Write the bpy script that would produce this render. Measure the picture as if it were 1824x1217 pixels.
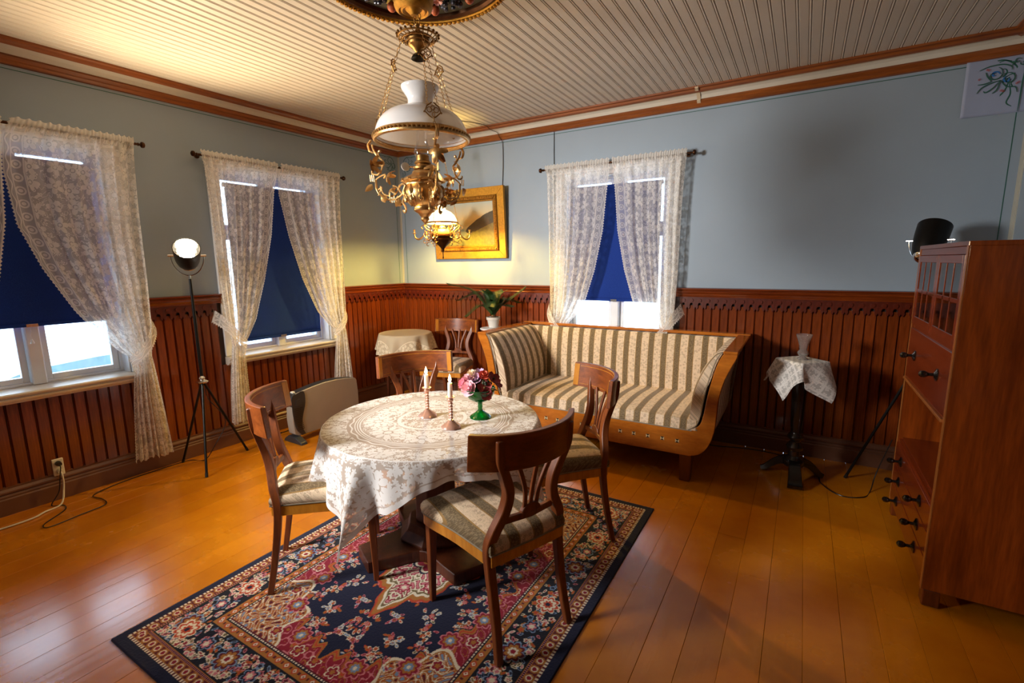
import bpy, bmesh, math, random
import numpy as np
from mathutils import Vector, Matrix
PI = math.pi
S, CO = math.sin, math.cos
rnd = random.Random(7)
for o in list(bpy.data.objects): bpy.data.objects.remove(o, do_unlink=True)
scene = bpy.context.scene
COL = scene.collection

# ------------------------------------------------------------------ camera
YAW, PIT, ROL, FPX = -0.542901, -0.164342, -0.0114643, 853.75
f_ = Vector((S(YAW)*CO(PIT), CO(YAW)*CO(PIT), S(PIT)))
r0 = Vector((CO(YAW), -S(YAW), 0)); u0 = r0.cross(f_)
r_ = r0*CO(ROL)+u0*S(ROL); u_ = -r0*S(ROL)+u0*CO(ROL)
cd = bpy.data.cameras.new('camera'); cam = bpy.data.objects.new('camera', cd); COL.objects.link(cam)
cam.matrix_world = Matrix(((r_.x, u_.x, -f_.x, 3.98999), (r_.y, u_.y, -f_.y, -4.18598), (r_.z, u_.z, -f_.z, 1.5), (0, 0, 0, 1)))
cd.sensor_width = 36; cd.lens = 36*FPX/1824; cd.clip_start = .02; cd.clip_end = 200
scene.camera = cam

# ------------------------------------------------------------------ world, lights, exposure
SKY = 8.0
w = bpy.data.worlds.new('world'); scene.world = w; w.use_nodes = True
nt = w.node_tree; bg = nt.nodes['Background']
bg.inputs['Color'].default_value = (.64, .81, 1.0, 1); bg.inputs['Strength'].default_value = SKY
scene.view_settings.view_transform = 'Standard'; scene.view_settings.look = 'None'
scene.view_settings.exposure = 0.15; scene.view_settings.gamma = 1.0
try: scene.view_settings.use_curve_mapping = False
except Exception: pass
LAMP_W, KEY_W, OIL_W = 185, 800, 100      # studio lamp in view, studio lamp beside the camera, lit oil lamp
def spot(name, loc, target, energy, color, cone, blend, size):
    l = bpy.data.lights.new(name, 'SPOT'); l.energy = energy; l.color = color; l.spot_size = math.radians(cone); l.spot_blend = blend
    l.shadow_soft_size = size
    o = bpy.data.objects.new(name, l); COL.objects.link(o); o.location = loc
    o.rotation_euler = (Vector(target)-Vector(loc)).to_track_quat('-Z', 'Y').to_euler(); return o
def point(name, loc, energy, color, size):
    l = bpy.data.lights.new(name, 'POINT'); l.energy = energy; l.color = color; l.shadow_soft_size = size
    o = bpy.data.objects.new(name, l); COL.objects.link(o); o.location = loc; return o
KEYPOS = Vector((.78, -4.72, 1.98))
spot('key_spot', KEYPOS, (1.95, -1.45, 1.0), KEY_W, (1, .965, .92), 81, 1.0, .34)
HEAD = Vector((.19, -2.39, 1.572)); HDIR = Vector((.77, -.35, .52)).normalized(); BEAM = Vector((.68, -.08, .72)).normalized()
spot('stand_lamp_spot', HEAD+HDIR*.105, HEAD+BEAM*2, LAMP_W, (1, .74, .44), 128, 1.0, .04)
OIL = Vector((1.03, -.535, 0))
point('oil_lamp_light', (OIL.x, OIL.y, 1.908), OIL_W, (1, .66, .15), .03)

# ------------------------------------------------------------------ mesh helpers
class MB:
    def __init__(s): s.v = []; s.f = []
    def add(s, vs, fs):
        n = len(s.v); s.v += [tuple(v) for v in vs]; s.f += [tuple(i+n for i in f) for f in fs]; return s
    def hexa(s, c8):
        return s.add(c8, [(0, 3, 2, 1), (4, 5, 6, 7), (0, 1, 5, 4), (1, 2, 6, 5), (2, 3, 7, 6), (3, 0, 4, 7)])
    def box(s, x0, x1, y0, y1, z0, z1):
        return s.hexa([(x0, y0, z0), (x1, y0, z0), (x1, y1, z0), (x0, y1, z0), (x0, y0, z1), (x1, y0, z1), (x1, y1, z1), (x0, y1, z1)])
    def sweep(s, path, ws, ts, up=(0, 0, 1), closed=False):
        # rectangular section swept along a path: ws across (side), ts along 'up'
        P = [Vector(p) for p in path]; n = len(P); up = Vector(up); rings = []
        for i in range(n):
            d = (P[(i+1) % n]-P[i-1]) if closed else (P[min(i+1, n-1)]-P[max(i-1, 0)])
            d.normalize(); side = d.cross(up)
            if side.length < 1e-5: side = Vector((1, 0, 0))
            side.normalize(); u = side.cross(d).normalized()
            w_ = ws[i] if isinstance(ws, (list, tuple)) else ws; t_ = ts[i] if isinstance(ts, (list, tuple)) else ts
            rings.append([P[i]+side*a*w_/2+u*b*t_/2 for a, b in ((-1, -1), (1, -1), (1, 1), (-1, 1))])
        return s._rings(rings, closed)
    def _rings(s, rings, closed, caps=True):
        k = len(rings[0]); vs = [v for r in rings for v in r]; fs = []; n = len(rings)
        for i in range(n if closed else n-1):
            j = (i+1) % n
            for a in range(k): b = (a+1) % k; fs.append((i*k+a, i*k+b, j*k+b, j*k+a))
        if not closed and caps: fs.append(tuple(range(k-1, -1, -1))); fs.append(tuple((n-1)*k+a for a in range(k)))
        return s.add(vs, fs)
    def tube(s, path, r, n=8, closed=False):
        P = [Vector(p) for p in path]; m = len(P); rings = []; prev = None
        for i in range(m):
            d = (P[(i+1) % m]-P[i-1]) if closed else (P[min(i+1, m-1)]-P[max(i-1, 0)])
            if d.length < 1e-9: d = Vector((0, 0, 1))
            d.normalize()
            a = Vector((0, 0, 1)) if prev is None else prev
            if abs(a.dot(d)) > .99 and prev is None: a = Vector((1, 0, 0))
            a = (a-d*a.dot(d)); a.normalize(); prev = a; b = d.cross(a)
            R = r[i] if isinstance(r, (list, tuple)) else r
            rings.append([P[i]+a*R*CO(2*PI*k/n)+b*R*S(2*PI*k/n) for k in range(n)])
        return s._rings(rings, closed)
    def lathe(s, prof, n=24, c=(0, 0, 0), caps=True, ribs=0, ribamp=0):
        rings = []
        for r, z in prof:
            rings.append([(c[0]+r*(1+ribamp*CO(ribs*2*PI*k/n))*CO(2*PI*k/n), c[1]+r*(1+ribamp*CO(ribs*2*PI*k/n))*S(2*PI*k/n), c[2]+z) for k in range(n)])
        return s._rings(rings, False, caps)
    def ball(s, c, r, nu=10, nv=6):
        if not isinstance(r, (list, tuple)): r = (r, r, r)
        rings = []
        for i in range(nv+1):
            t = max(.02, min(PI-.02, PI*i/nv)); rings.append([(c[0]+r[0]*S(t)*CO(2*PI*k/nu), c[1]+r[1]*S(t)*S(2*PI*k/nu), c[2]-r[2]*CO(t)) for k in range(nu)])
        return s._rings(rings, False)
    def prism(s, poly, a, b, plane='xz'):
        # polygon extruded between a and b along the third axis
        m = {'xz': lambda p, t: (p[0], t, p[1]), 'xy': lambda p, t: (p[0], p[1], t), 'yz': lambda p, t: (t, p[0], p[1])}[plane]
        n = len(poly); vs = [m(p, a) for p in poly]+[m(p, b) for p in poly]
        fs = [tuple(range(n)), tuple(range(2*n-1, n-1, -1))]+[(i, (i+1) % n, (i+1) % n+n, i+n) for i in range(n)]
        return s.add(vs, fs)
    def grid(s, fn, nu, nv, closed_u=False):
        vs = [fn(i/nu, j/nv) for j in range(nv+1) for i in range(nu+(0 if closed_u else 1))]; m = nu if closed_u else nu+1
        fs = [(j*m+i, j*m+(i+1) % m, (j+1)*m+(i+1) % m, (j+1)*m+i) for j in range(nv) for i in range(nu)]
        return s.add(vs, fs)
    def xf(s, M, start=0):
        M = M if isinstance(M, Matrix) else Matrix(M)
        s.v[start:] = [tuple(M @ Vector(v)) for v in s.v[start:]]; return s
    def mesh(s, name, mat, smooth=False, bevel=0, recalc=True, sharp=35):
        me = bpy.data.meshes.new(name); me.from_pydata(s.v, [], s.f); me.update()
        if recalc or bevel:
            bm = bmesh.new(); bm.from_mesh(me)
            if recalc: bmesh.ops.recalc_face_normals(bm, faces=bm.faces)
            if bevel:
                ed = [e for e in bm.edges if len(e.link_faces) == 2 and e.calc_face_angle(0) > .6]
                bmesh.ops.bevel(bm, geom=ed, offset=bevel, segments=1, affect='EDGES', profile=.5, clamp_overlap=True)
            bm.to_mesh(me); bm.free()
        if smooth:
            me.polygons.foreach_set('use_smooth', [True]*len(me.polygons))
            try: me.set_sharp_from_angle(angle=math.radians(sharp))
            except Exception: pass
        if mat: me.materials.append(mat)
        return me
    def build(s, name, mat, parent=None, smooth=False, bevel=0, loc=None, rot=None, kind=None, recalc=True, label=None):
        return link(name, s.mesh(name, mat, smooth, bevel, recalc), parent, loc, rot, kind, label)
def link(name, me, parent=None, loc=None, rot=None, kind=None, label=None):
    o = bpy.data.objects.new(name, me); COL.objects.link(o)
    if parent is not None: o.parent = parent
    if loc is not None: o.location = loc
    if rot is not None: o.rotation_euler = rot if isinstance(rot, (tuple, list)) else (0, 0, rot)
    if kind: o['kind'] = kind
    if label: o['label'] = label
    return o
def tag(o, label, cat, group=None):
    o['label'] = label; o['category'] = cat
    if group: o['group'] = group
    return o
def thing(name, label, cat, loc=(0, 0, 0), rz=0, group=None):
    o = bpy.data.objects.new(name, None); COL.objects.link(o); o.location = loc; o.rotation_euler = (0, 0, rz); o.empty_display_size = .1
    return tag(o, label, cat, group)
def struct(name, loc=(0, 0, 0), rz=0):
    o = bpy.data.objects.new(name, None); COL.objects.link(o); o.location = loc; o.rotation_euler = (0, 0, rz); o['kind'] = 'structure'; return o
def kids(o): return [c for c in bpy.data.objects if c.parent == o]
def dup(root, loc, rz, label, group=None):
    kk = {}
    for c in bpy.data.objects:
        if c.parent: kk.setdefault(c.parent.name, []).append(c)
    r = root.copy(); COL.objects.link(r); r.location = loc; r.rotation_euler = (0, 0, rz); r['label'] = label
    if group: r['group'] = group
    for ch in kk.get(root.name, []):
        c = ch.copy(); COL.objects.link(c); c.parent = r
        for g in kk.get(ch.name, []):
            d = g.copy(); COL.objects.link(d); d.parent = c
    return r
def smooth_path(pts, n=6, closed=False):
    P = [Vector(p) if len(p) == 3 else Vector((p[0], p[1], 0)) for p in pts]; two = len(pts[0]) == 2; out = []; m = len(P)
    for i in range(m if closed else m-1):
        if closed: a, b, c, d = P[i-1], P[i], P[(i+1) % m], P[(i+2) % m]
        else: a, b, c, d = P[max(i-1, 0)], P[i], P[i+1], P[min(i+2, m-1)]
        for k in range(n):
            t = k/n; out.append(.5*((2*b)+(c-a)*t+(2*a-5*b+4*c-d)*t*t+(3*b-a-3*c+d)*t**3))
    if not closed: out.append(P[-1])
    return [(v.x, v.y) if two else (v.x, v.y, v.z) for v in out]

# ------------------------------------------------------------------ materials
def sl(c):   # sRGB 0-255 -> linear
    return tuple(((x/255)/12.92 if x/255 <= .04045 else ((x/255+.055)/1.055)**2.4) for x in c)+(1,)
class NT:
    def __init__(s, name):
        s.m = bpy.data.materials.new(name); s.m.use_nodes = True; s.t = s.m.node_tree; s.b = s.t.nodes['Principled BSDF']; s.out = s.t.nodes['Material Output']
    def n(s, typ, **k):
        nd = s.t.nodes.new(typ)
        for a, v in k.items(): setattr(nd, a, v)
        return nd
    def l(s, a, b): s.t.links.new(a, b)
    def setin(s, sock, v):
        if isinstance(v, bpy.types.NodeSocket): s.l(v, sock)
        else: sock.default_value = v
    def ma(s, op, a, b=0.0, c=None):
        nd = s.n('ShaderNodeMath', operation=op); s.setin(nd.inputs[0], a); s.setin(nd.inputs[1], b)
        if c is not None: s.setin(nd.inputs[2], c)
        return nd.outputs[0]
    def mix(s, fac, a, b, bl='MIX'):
        nd = s.n('ShaderNodeMix', data_type='RGBA', blend_type=bl); s.setin(nd.inputs[0], fac); s.setin(nd.inputs[6], a); s.setin(nd.inputs[7], b); return nd.outputs[2]
    def coord(s, kind='Object', scale=(1, 1, 1), loc=(0, 0, 0), rot=(0, 0, 0)):
        tc = s.n('ShaderNodeTexCoord'); mp = s.n('ShaderNodeMapping'); s.l(tc.outputs[kind], mp.inputs[0])
        mp.inputs['Scale'].default_value = scale; mp.inputs['Location'].default_value = loc; mp.inputs['Rotation'].default_value = rot; return mp.outputs[0]
    def attr(s, name): nd = s.n('ShaderNodeAttribute', attribute_name=name); return nd
    def noise(s, v, scale=5, detail=3, rough=.5, dist=0):
        nd = s.n('ShaderNodeTexNoise'); s.l(v, nd.inputs['Vector']); nd.inputs['Scale'].default_value = scale; nd.inputs['Detail'].default_value = detail
        nd.inputs['Roughness'].default_value = rough; nd.inputs['Distortion'].default_value = dist; return nd.outputs['Fac']
    def ramp(s, fac, stops, interp='LINEAR'):
        nd = s.n('ShaderNodeValToRGB'); s.l(fac, nd.inputs[0]); e = nd.color_ramp.elements; nd.color_ramp.interpolation = interp
        while len(e) < len(stops): e.new(.5)
        for i, (p, c) in enumerate(stops): e[i].position = p; e[i].color = c
        return nd.outputs[0]
    def bump(s, h, strength=.3, dist=.01):
        nd = s.n('ShaderNodeBump'); nd.inputs['Strength'].default_value = strength; nd.inputs['Distance'].default_value = dist; s.l(h, nd.inputs['Height']); s.l(nd.outputs[0], s.b.inputs['Normal']); return nd
    def sep(s, v): nd = s.n('ShaderNodeSeparateXYZ'); s.l(v, nd.inputs[0]); return nd.outputs
    def comb(s, x, y, z=0.0):
        nd = s.n('ShaderNodeCombineXYZ'); s.setin(nd.inputs[0], x); s.setin(nd.inputs[1], y); s.setin(nd.inputs[2], z); return nd.outputs[0]
def plain(name, rgb, rough=.5, metal=0, var=.12, nscale=8, bump=0, coat=0, spec=.5):
    N = NT(name); c = sl(rgb); v = N.coord(); nz = N.noise(v, nscale, 4)
    d = tuple(x*(1-var) for x in c[:3])+(1,); h = tuple(min(1, x*(1+var)) for x in c[:3])+(1,)
    N.l(N.ramp(nz, [(.3, d), (.7, h)]), N.b.inputs['Base Color']); N.b.inputs['Roughness'].default_value = rough; N.b.inputs['Metallic'].default_value = metal
    N.b.inputs['Coat Weight'].default_value = coat; N.b.inputs['Specular IOR Level'].default_value = spec
    if bump: N.bump(N.noise(v, nscale*12, 3), bump, .004)
    return N.m
def wood(name, c1, c2, scale=(2, 2, 30), rough=.3, coat=.3, axis='z', fleck=.25, bump=.05, spec=.5, perobj=0, cr=.12):
    N = NT(name); sc = {'z': (scale[2], scale[2], scale[0]), 'x': (scale[0], scale[2], scale[2]), 'y': (scale[2], scale[0], scale[2])}[axis]
    v = N.coord('Object', sc); nz = N.noise(v, 1.0, 6, .62, .6); v2 = N.coord('Object', tuple(x*4 for x in sc)); n2 = N.noise(v2, 1.5, 4, .6)
    col = N.ramp(nz, [(.25, sl(c1)), (.75, sl(c2))]); f2 = N.ramp(n2, [(.35, (1-fleck,)*3+(1,)), (.65, (1, 1, 1, 1))]); col = N.mix(1.0, col, f2, 'MULTIPLY')
    if perobj:
        oi = N.n('ShaderNodeObjectInfo'); k = N.ma('MULTIPLY_ADD', oi.outputs['Random'], perobj, 1-perobj/2); col = N.mix(1.0, col, N.comb(k, k, k), 'MULTIPLY')
    N.l(col, N.b.inputs['Base Color']); N.b.inputs['Roughness'].default_value = rough; N.b.inputs['Coat Weight'].default_value = coat; N.b.inputs['Coat Roughness'].default_value = cr
    N.b.inputs['Specular IOR Level'].default_value = spec
    if bump: N.bump(nz, bump, .003)
    return N.m
def glassy(name, tint, gloss=.15, alpha=.15, rough=.05, fr=1.0):
    # thin glass: mostly clear, mirror-like at grazing angles, slightly tinted
    N = NT(name); tr = N.n('ShaderNodeBsdfTransparent'); tr.inputs[0].default_value = tint; gl = N.n('ShaderNodeBsdfGlossy'); gl.inputs['Roughness'].default_value = rough
    lw = N.n('ShaderNodeLayerWeight'); lw.inputs[0].default_value = .35; f = N.ma('MULTIPLY_ADD', lw.outputs['Fresnel'], fr, gloss)
    f = N.ma('MINIMUM', f, .95); mx = N.n('ShaderNodeMixShader'); N.l(f, mx.inputs[0]); N.l(tr.outputs[0], mx.inputs[1]); N.l(gl.outputs[0], mx.inputs[2])
    N.l(mx.outputs[0], N.out.inputs[0]); return N.m
def flower(N, vec, scale, petals=5, size=.42, rand=.5, depth=.35, inner=.12):
    # petal-shaped motif in every cell of a 2-D voronoi lattice; returns mask 0..1
    vs = N.n('ShaderNodeVectorMath', operation='SCALE'); N.l(vec, vs.inputs[0]); vs.inputs['Scale'].default_value = scale
    vo = N.n('ShaderNodeTexVoronoi', voronoi_dimensions='2D', feature='F1'); vo.inputs['Scale'].default_value = 1.0; vo.inputs['Randomness'].default_value = rand; N.l(vs.outputs[0], vo.inputs['Vector'])
    df = N.n('ShaderNodeVectorMath', operation='SUBTRACT'); N.l(vs.outputs[0], df.inputs[0]); N.l(vo.outputs['Position'], df.inputs[1])
    x, y, _ = N.sep(df.outputs[0]); th = N.ma('ARCTAN2', y, x); r = vo.outputs['Distance']; cr = N.sep(vo.outputs['Color'])[0]
    ph = N.ma('MULTIPLY', cr, 6.28); c = N.ma('ABSOLUTE', N.ma('COSINE', N.ma('ADD', N.ma('MULTIPLY', th, petals/2), ph)))
    lim = N.ma('MULTIPLY', N.ma('MULTIPLY_ADD', c, depth, 1-depth), size)
    m = N.ma('LESS_THAN', r, lim)
    if inner: m = N.ma('MULTIPLY', m, N.ma('GREATER_THAN', N.ma('ABSOLUTE', N.ma('SUBTRACT', r, inner)), inner*.25))
    return m, cr
def cloth_out(N, col, alpha, trans=.45):
    # thread and gaps: woven cloth lets light through the holes
    tr = N.n('ShaderNodeBsdfTransparent'); di = N.n('ShaderNodeBsdfDiffuse'); tl = N.n('ShaderNodeBsdfTranslucent')
    N.setin(di.inputs[0], col); N.setin(tl.inputs[0], col); m1 = N.n('ShaderNodeMixShader'); m1.inputs[0].default_value = trans; N.l(di.outputs[0], m1.inputs[1]); N.l(tl.outputs[0], m1.inputs[2])
    m2 = N.n('ShaderNodeMixShader'); N.setin(m2.inputs[0], alpha); N.l(tr.outputs[0], m2.inputs[1]); N.l(m1.outputs[0], m2.inputs[2]); N.l(m2.outputs[0], N.out.inputs[0])

M_wall = plain('wall_paint', (144, 159, 173), .55, var=.04, nscale=1.5, bump=.04)
M_wallline = plain('green_line_paint', (38, 92, 78), .5)
M_strip = plain('corner_paint', (178, 178, 168), .5, var=.04)
M_dado = wood('varnished_dado_wood', (96, 36, 10), (142, 66, 22), (1.5, 1, 22), .22, .5, perobj=.28, fleck=.3)
M_groove = plain('dado_groove', (38, 10, 4), .6)
M_cap = wood('varnished_moulding_wood', (90, 32, 10), (138, 62, 20), (1.5, 1, 22), .2, .6, axis='x', fleck=.3)
M_frieze = wood('carved_frieze_wood', (66, 20, 8), (100, 34, 14), (3, 1, 22), .3, .4)
M_plinth = plain('taupe_baseboard_paint', (112, 74, 54), .4, var=.08, nscale=3)
M_cornb = wood('brown_cornice_paint', (120, 60, 20), (165, 92, 34), (1.5, 1, 14), .4, .2, axis='x')
M_cove = plain('cove_paint', (205, 200, 186), .5, var=.03)
M_ceil = plain('ceiling_board_paint', (200, 193, 182), .42, var=.05, nscale=2, bump=.03)
M_white = plain('white_window_paint', (232, 234, 236), .35, var=.03, bump=.03)
M_sill = plain('cream_sill_paint', (222, 214, 200), .35, var=.04)
def floor_mat():
    N = NT('ochre_floor_paint'); v = N.coord('Object', (26, 1.3, 1)); n1 = N.noise(v, 1.0, 5, .6); n2 = N.noise(N.coord('Object', (1, 1, 1)), 2.2, 4, .6)
    oi = N.n('ShaderNodeObjectInfo'); k = N.ma('MULTIPLY_ADD', oi.outputs['Random'], .16, .92)
    c = N.ramp(n2, [(.3, sl((186, 106, 8))), (.7, sl((212, 132, 14)))]); c = N.mix(1.0, c, N.comb(k, k, k), 'MULTIPLY')
    N.l(c, N.b.inputs['Base Color']); N.l(N.ramp(n2, [(.3, (.2, .2, .2, 1)), (.7, (.3, .3, .3, 1))]), N.b.inputs['Roughness'])
    N.b.inputs['Coat Weight'].default_value = .35; N.b.inputs['Coat Roughness'].default_value = .16; N.bump(n1, .35, .004); return N.m
M_floor = floor_mat()
M_sub = plain('dark_subfloor', (40, 22, 8), .9)
M_blind = None
def blind_mat():
    N = NT('navy_blind_cloth'); N.m.node_tree.nodes.remove(N.b); di = N.n('ShaderNodeBsdfDiffuse'); tl = N.n('ShaderNodeBsdfTranslucent'); v = N.coord('Object', (300, 300, 300))
    c = N.ramp(N.noise(v, 1, 2), [(.3, sl((32, 54, 128))), (.7, sl((42, 68, 150)))]); N.l(c, di.inputs[0]); tl.inputs[0].default_value = sl((30, 50, 135)); m = N.n('ShaderNodeMixShader'); m.inputs[0].default_value = .05
    N.l(di.outputs[0], m.inputs[1]); N.l(tl.outputs[0], m.inputs[2]); N.l(m.outputs[0], N.out.inputs[0]); return N.m
M_blind = blind_mat()
M_pane = glassy('window_glass', (.96, .985, 1, 1), .02)
M_chair = wood('chair_mahogany', (94, 42, 14), (154, 80, 30), (3, 1, 26), .46, .08, fleck=.2)
M_chairx = wood('chair_rail_mahogany', (100, 44, 14), (158, 82, 30), (3, 1, 26), .36, .22, axis='x', fleck=.2)
M_birch = wood('golden_birch_veneer', (178, 106, 26), (222, 150, 52), (3, 1, 12), .25, .6, fleck=.15)
M_sofaw = wood('sofa_birch_veneer', (160, 84, 20), (206, 124, 38), (3, 1, 14), .22, .7, axis='x', fleck=.18)
M_sofad = wood('sofa_leg_wood', (78, 32, 12), (120, 54, 20), (3, 1, 20), .3, .4)
M_cab = wood('flame_mahogany', (104, 40, 8), (170, 80, 22), (1.2, 1, 13), .24, .6, fleck=.3)
M_cabf = wood('cabinet_front_mahogany', (104, 36, 12), (150, 60, 22), (1.2, 1, 13), .26, .5, axis='y', fleck=.22)
M_cabe = wood('cabinet_edge_inlay', (150, 82, 34), (190, 120, 60), (6, 1, 60), .3, .4)
M_pedw = wood('table_pedestal_mahogany', (62, 26, 10), (104, 48, 18), (2, 1, 18), .42, .15)
M_black = plain('black_paint', (16, 15, 15), .35, var=.2)
M_blackm = plain('black_metal', (22, 21, 20), .38, .6)
M_blackw = plain('black_lacquered_wood', (14, 12, 11), .22, coat=.5)
M_chrome = plain('chrome', (215, 215, 215), .12, 1.0, var=.02)
M_gold = plain('gilt_brass', (206, 166, 108), .34, 1.0, var=.2, nscale=30, bump=.2)
M_goldd = plain('dull_gilt_brass', (160, 122, 70), .38, 1.0, var=.25, nscale=30, bump=.2)
M_brassd = plain('dark_bronze', (70, 44, 26), .4, .9, var=.3, nscale=30)
M_gilt = plain('gilt_frame', (178, 126, 40), .36, .75, var=.2, nscale=60, bump=.5)
M_giltd = plain('gilt_carving', (146, 98, 28), .4, .75, var=.3, nscale=60, bump=.5)
M_copper = plain('copper_silver_plate', (226, 180, 160), .32, .7, var=.1, nscale=30)
M_wax = NT('white_wax'); M_wax.b.inputs['Base Color'].default_value = (.9, .86, .78, 1); M_wax.b.inputs['Subsurface Weight'].default_value = .3; M_wax.b.inputs['Emission Color'].default_value = (1, .8, .55, 1); M_wax = M_wax.m
def emit(name, col, st):
    N = NT(name); N.b.inputs['Base Color'].default_value = col; N.b.inputs['Emission Color'].default_value = col; N.b.inputs['Emission Strength'].default_value = st; return N.m
M_flame = emit('candle_flame', (1, .68, .28, 1), 30)
M_bulb = emit('lamp_bulb', (1, .86, .62, 1), 60)
M_opalit = emit('lit_opal_glass', (1, .80, .42, 1), 2.6)
def opal():
    N = NT('opal_glass'); N.b.inputs['Base Color'].default_value = (.95, .95, .96, 1); N.b.inputs['Roughness'].default_value = .08; N.b.inputs['Coat Weight'].default_value = .5
    tl = N.n('ShaderNodeBsdfTranslucent'); tl.inputs[0].default_value = (.9, .88, .86, 1); m = N.n('ShaderNodeMixShader'); m.inputs[0].default_value = .35
    N.l(N.b.outputs[0], m.inputs[1]); N.l(tl.outputs[0], m.inputs[2]); N.l(m.outputs[0], N.out.inputs[0]); return N.m
M_opal = opal()
M_cabpane = glassy('cabinet_glass', (.9, .9, .88, 1), .12)
M_clear = glassy('clear_glass', (.985, .985, .99, 1), .03, fr=.45)
def cutglass():
    N = NT('cut_crystal'); N.b.inputs['Base Color'].default_value = (.93, .93, .93, 1); N.b.inputs['Transmission Weight'].default_value = .93; N.b.inputs['Roughness'].default_value = .05; N.b.inputs['IOR'].default_value = 1.45
    vo = N.n('ShaderNodeTexVoronoi'); vo.inputs['Scale'].default_value = 110; N.l(N.coord(), vo.inputs['Vector']); N.bump(vo.outputs['Distance'], .35, .003); return N.m
M_cut = cutglass()
def greenglass():
    N = NT('green_pressed_glass'); N.b.inputs['Base Color'].default_value = (.0, .22, .03, 1); N.b.inputs['Transmission Weight'].default_value = .75; N.b.inputs['Roughness'].default_value = .08; N.b.inputs['IOR'].default_value = 1.4; N.b.inputs['Coat Weight'].default_value = .5
    vo = N.n('ShaderNodeTexVoronoi'); vo.inputs['Scale'].default_value = 60; N.l(N.coord(), vo.inputs['Vector']); N.bump(vo.outputs['Distance'], .5, .004); return N.m
M_green = greenglass()
M_greyp = plain('grey_heater_plastic', (150, 142, 130), .4, var=.03)
M_darkp = plain('charcoal_heater_plastic', (44, 46, 50), .4, var=.05)
M_wplast = plain('cream_plastic', (226, 220, 204), .35, var=.03)
M_pot = plain('white_glazed_pot', (214, 210, 200), .3, var=.04, coat=.4)
M_leaf = plain('palm_green', (34, 62, 22), .45, var=.35, nscale=14)
M_leafl = plain('light_leaf_green', (96, 130, 48), .5, var=.2)

def fabric(name, axis, pitch=.105, off=0.0, other='y'):
    # cream floral stripe alternating with a dark olive damask stripe, thin gold lines between
    N = NT(name); c = N.coord(); xyz = N.sep(c); idx = {'x': 0, 'y': 1, 'z': 2}
    a = xyz[idx[axis]]; t = N.ma('FRACT', N.ma('ADD', N.ma('DIVIDE', a, pitch), off+50)); d = N.ma('ABSOLUTE', N.ma('SUBTRACT', t, .5))   # 0 centre of dark stripe
    dark = N.ma('LESS_THAN', d, .18); gold = N.ma('MULTIPLY', N.ma('GREATER_THAN', d, .18), N.ma('LESS_THAN', d, .225))
    o = [i for i in 'xyz' if i != axis]; b = N.ma('ADD', xyz[idx[o[0]]], xyz[idx[o[1]]]); uv = N.comb(a, b, 0.0)
    fl, cr = flower(N, uv, 46, 5, .44, .9, .5, .13); f2, c2 = flower(N, uv, 95, 4, .36, 1.0, .5, 0)
    ln = N.noise(uv, 120, 2); vine = N.ma('LESS_THAN', N.ma('ABSOLUTE', N.ma('SUBTRACT', N.noise(uv, 55, 3, .6, 1.5), .5)), .022)
    cream = sl((222, 198, 168)); mo = N.mix(cr, sl((142, 84, 78)), sl((128, 116, 92)))
    has = N.ma('MULTIPLY', fl, N.ma('GREATER_THAN', cr, .35)); c1 = N.mix(N.ma('MULTIPLY', has, .5), cream, mo); c1 = N.mix(N.ma('MULTIPLY', vine, .4), c1, sl((120, 108, 84)))
    dk = N.mix(N.ma('MULTIPLY', N.ma('MAXIMUM', f2, vine), .8), sl((100, 82, 56)), sl((140, 120, 88)))
    c3 = N.mix(gold, c1, sl((150, 116, 66))); c3 = N.mix(dark, c3, dk); N.l(c3, N.b.inputs['Base Color']); N.b.inputs['Roughness'].default_value = .7; N.b.inputs['Specular IOR Level'].default_value = .25
    N.b.inputs['Sheen Weight'].default_value = .15; N.bump(ln, .15, .002); return N.m
M_fabx = fabric('striped_upholstery_across', 'x'); M_faby = fabric('striped_upholstery_along', 'y'); M_fabc = fabric('striped_chair_upholstery', 'x', .115, .15)
M_piping = plain('grey_piping_cord', (140, 128, 108), .7)

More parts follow.
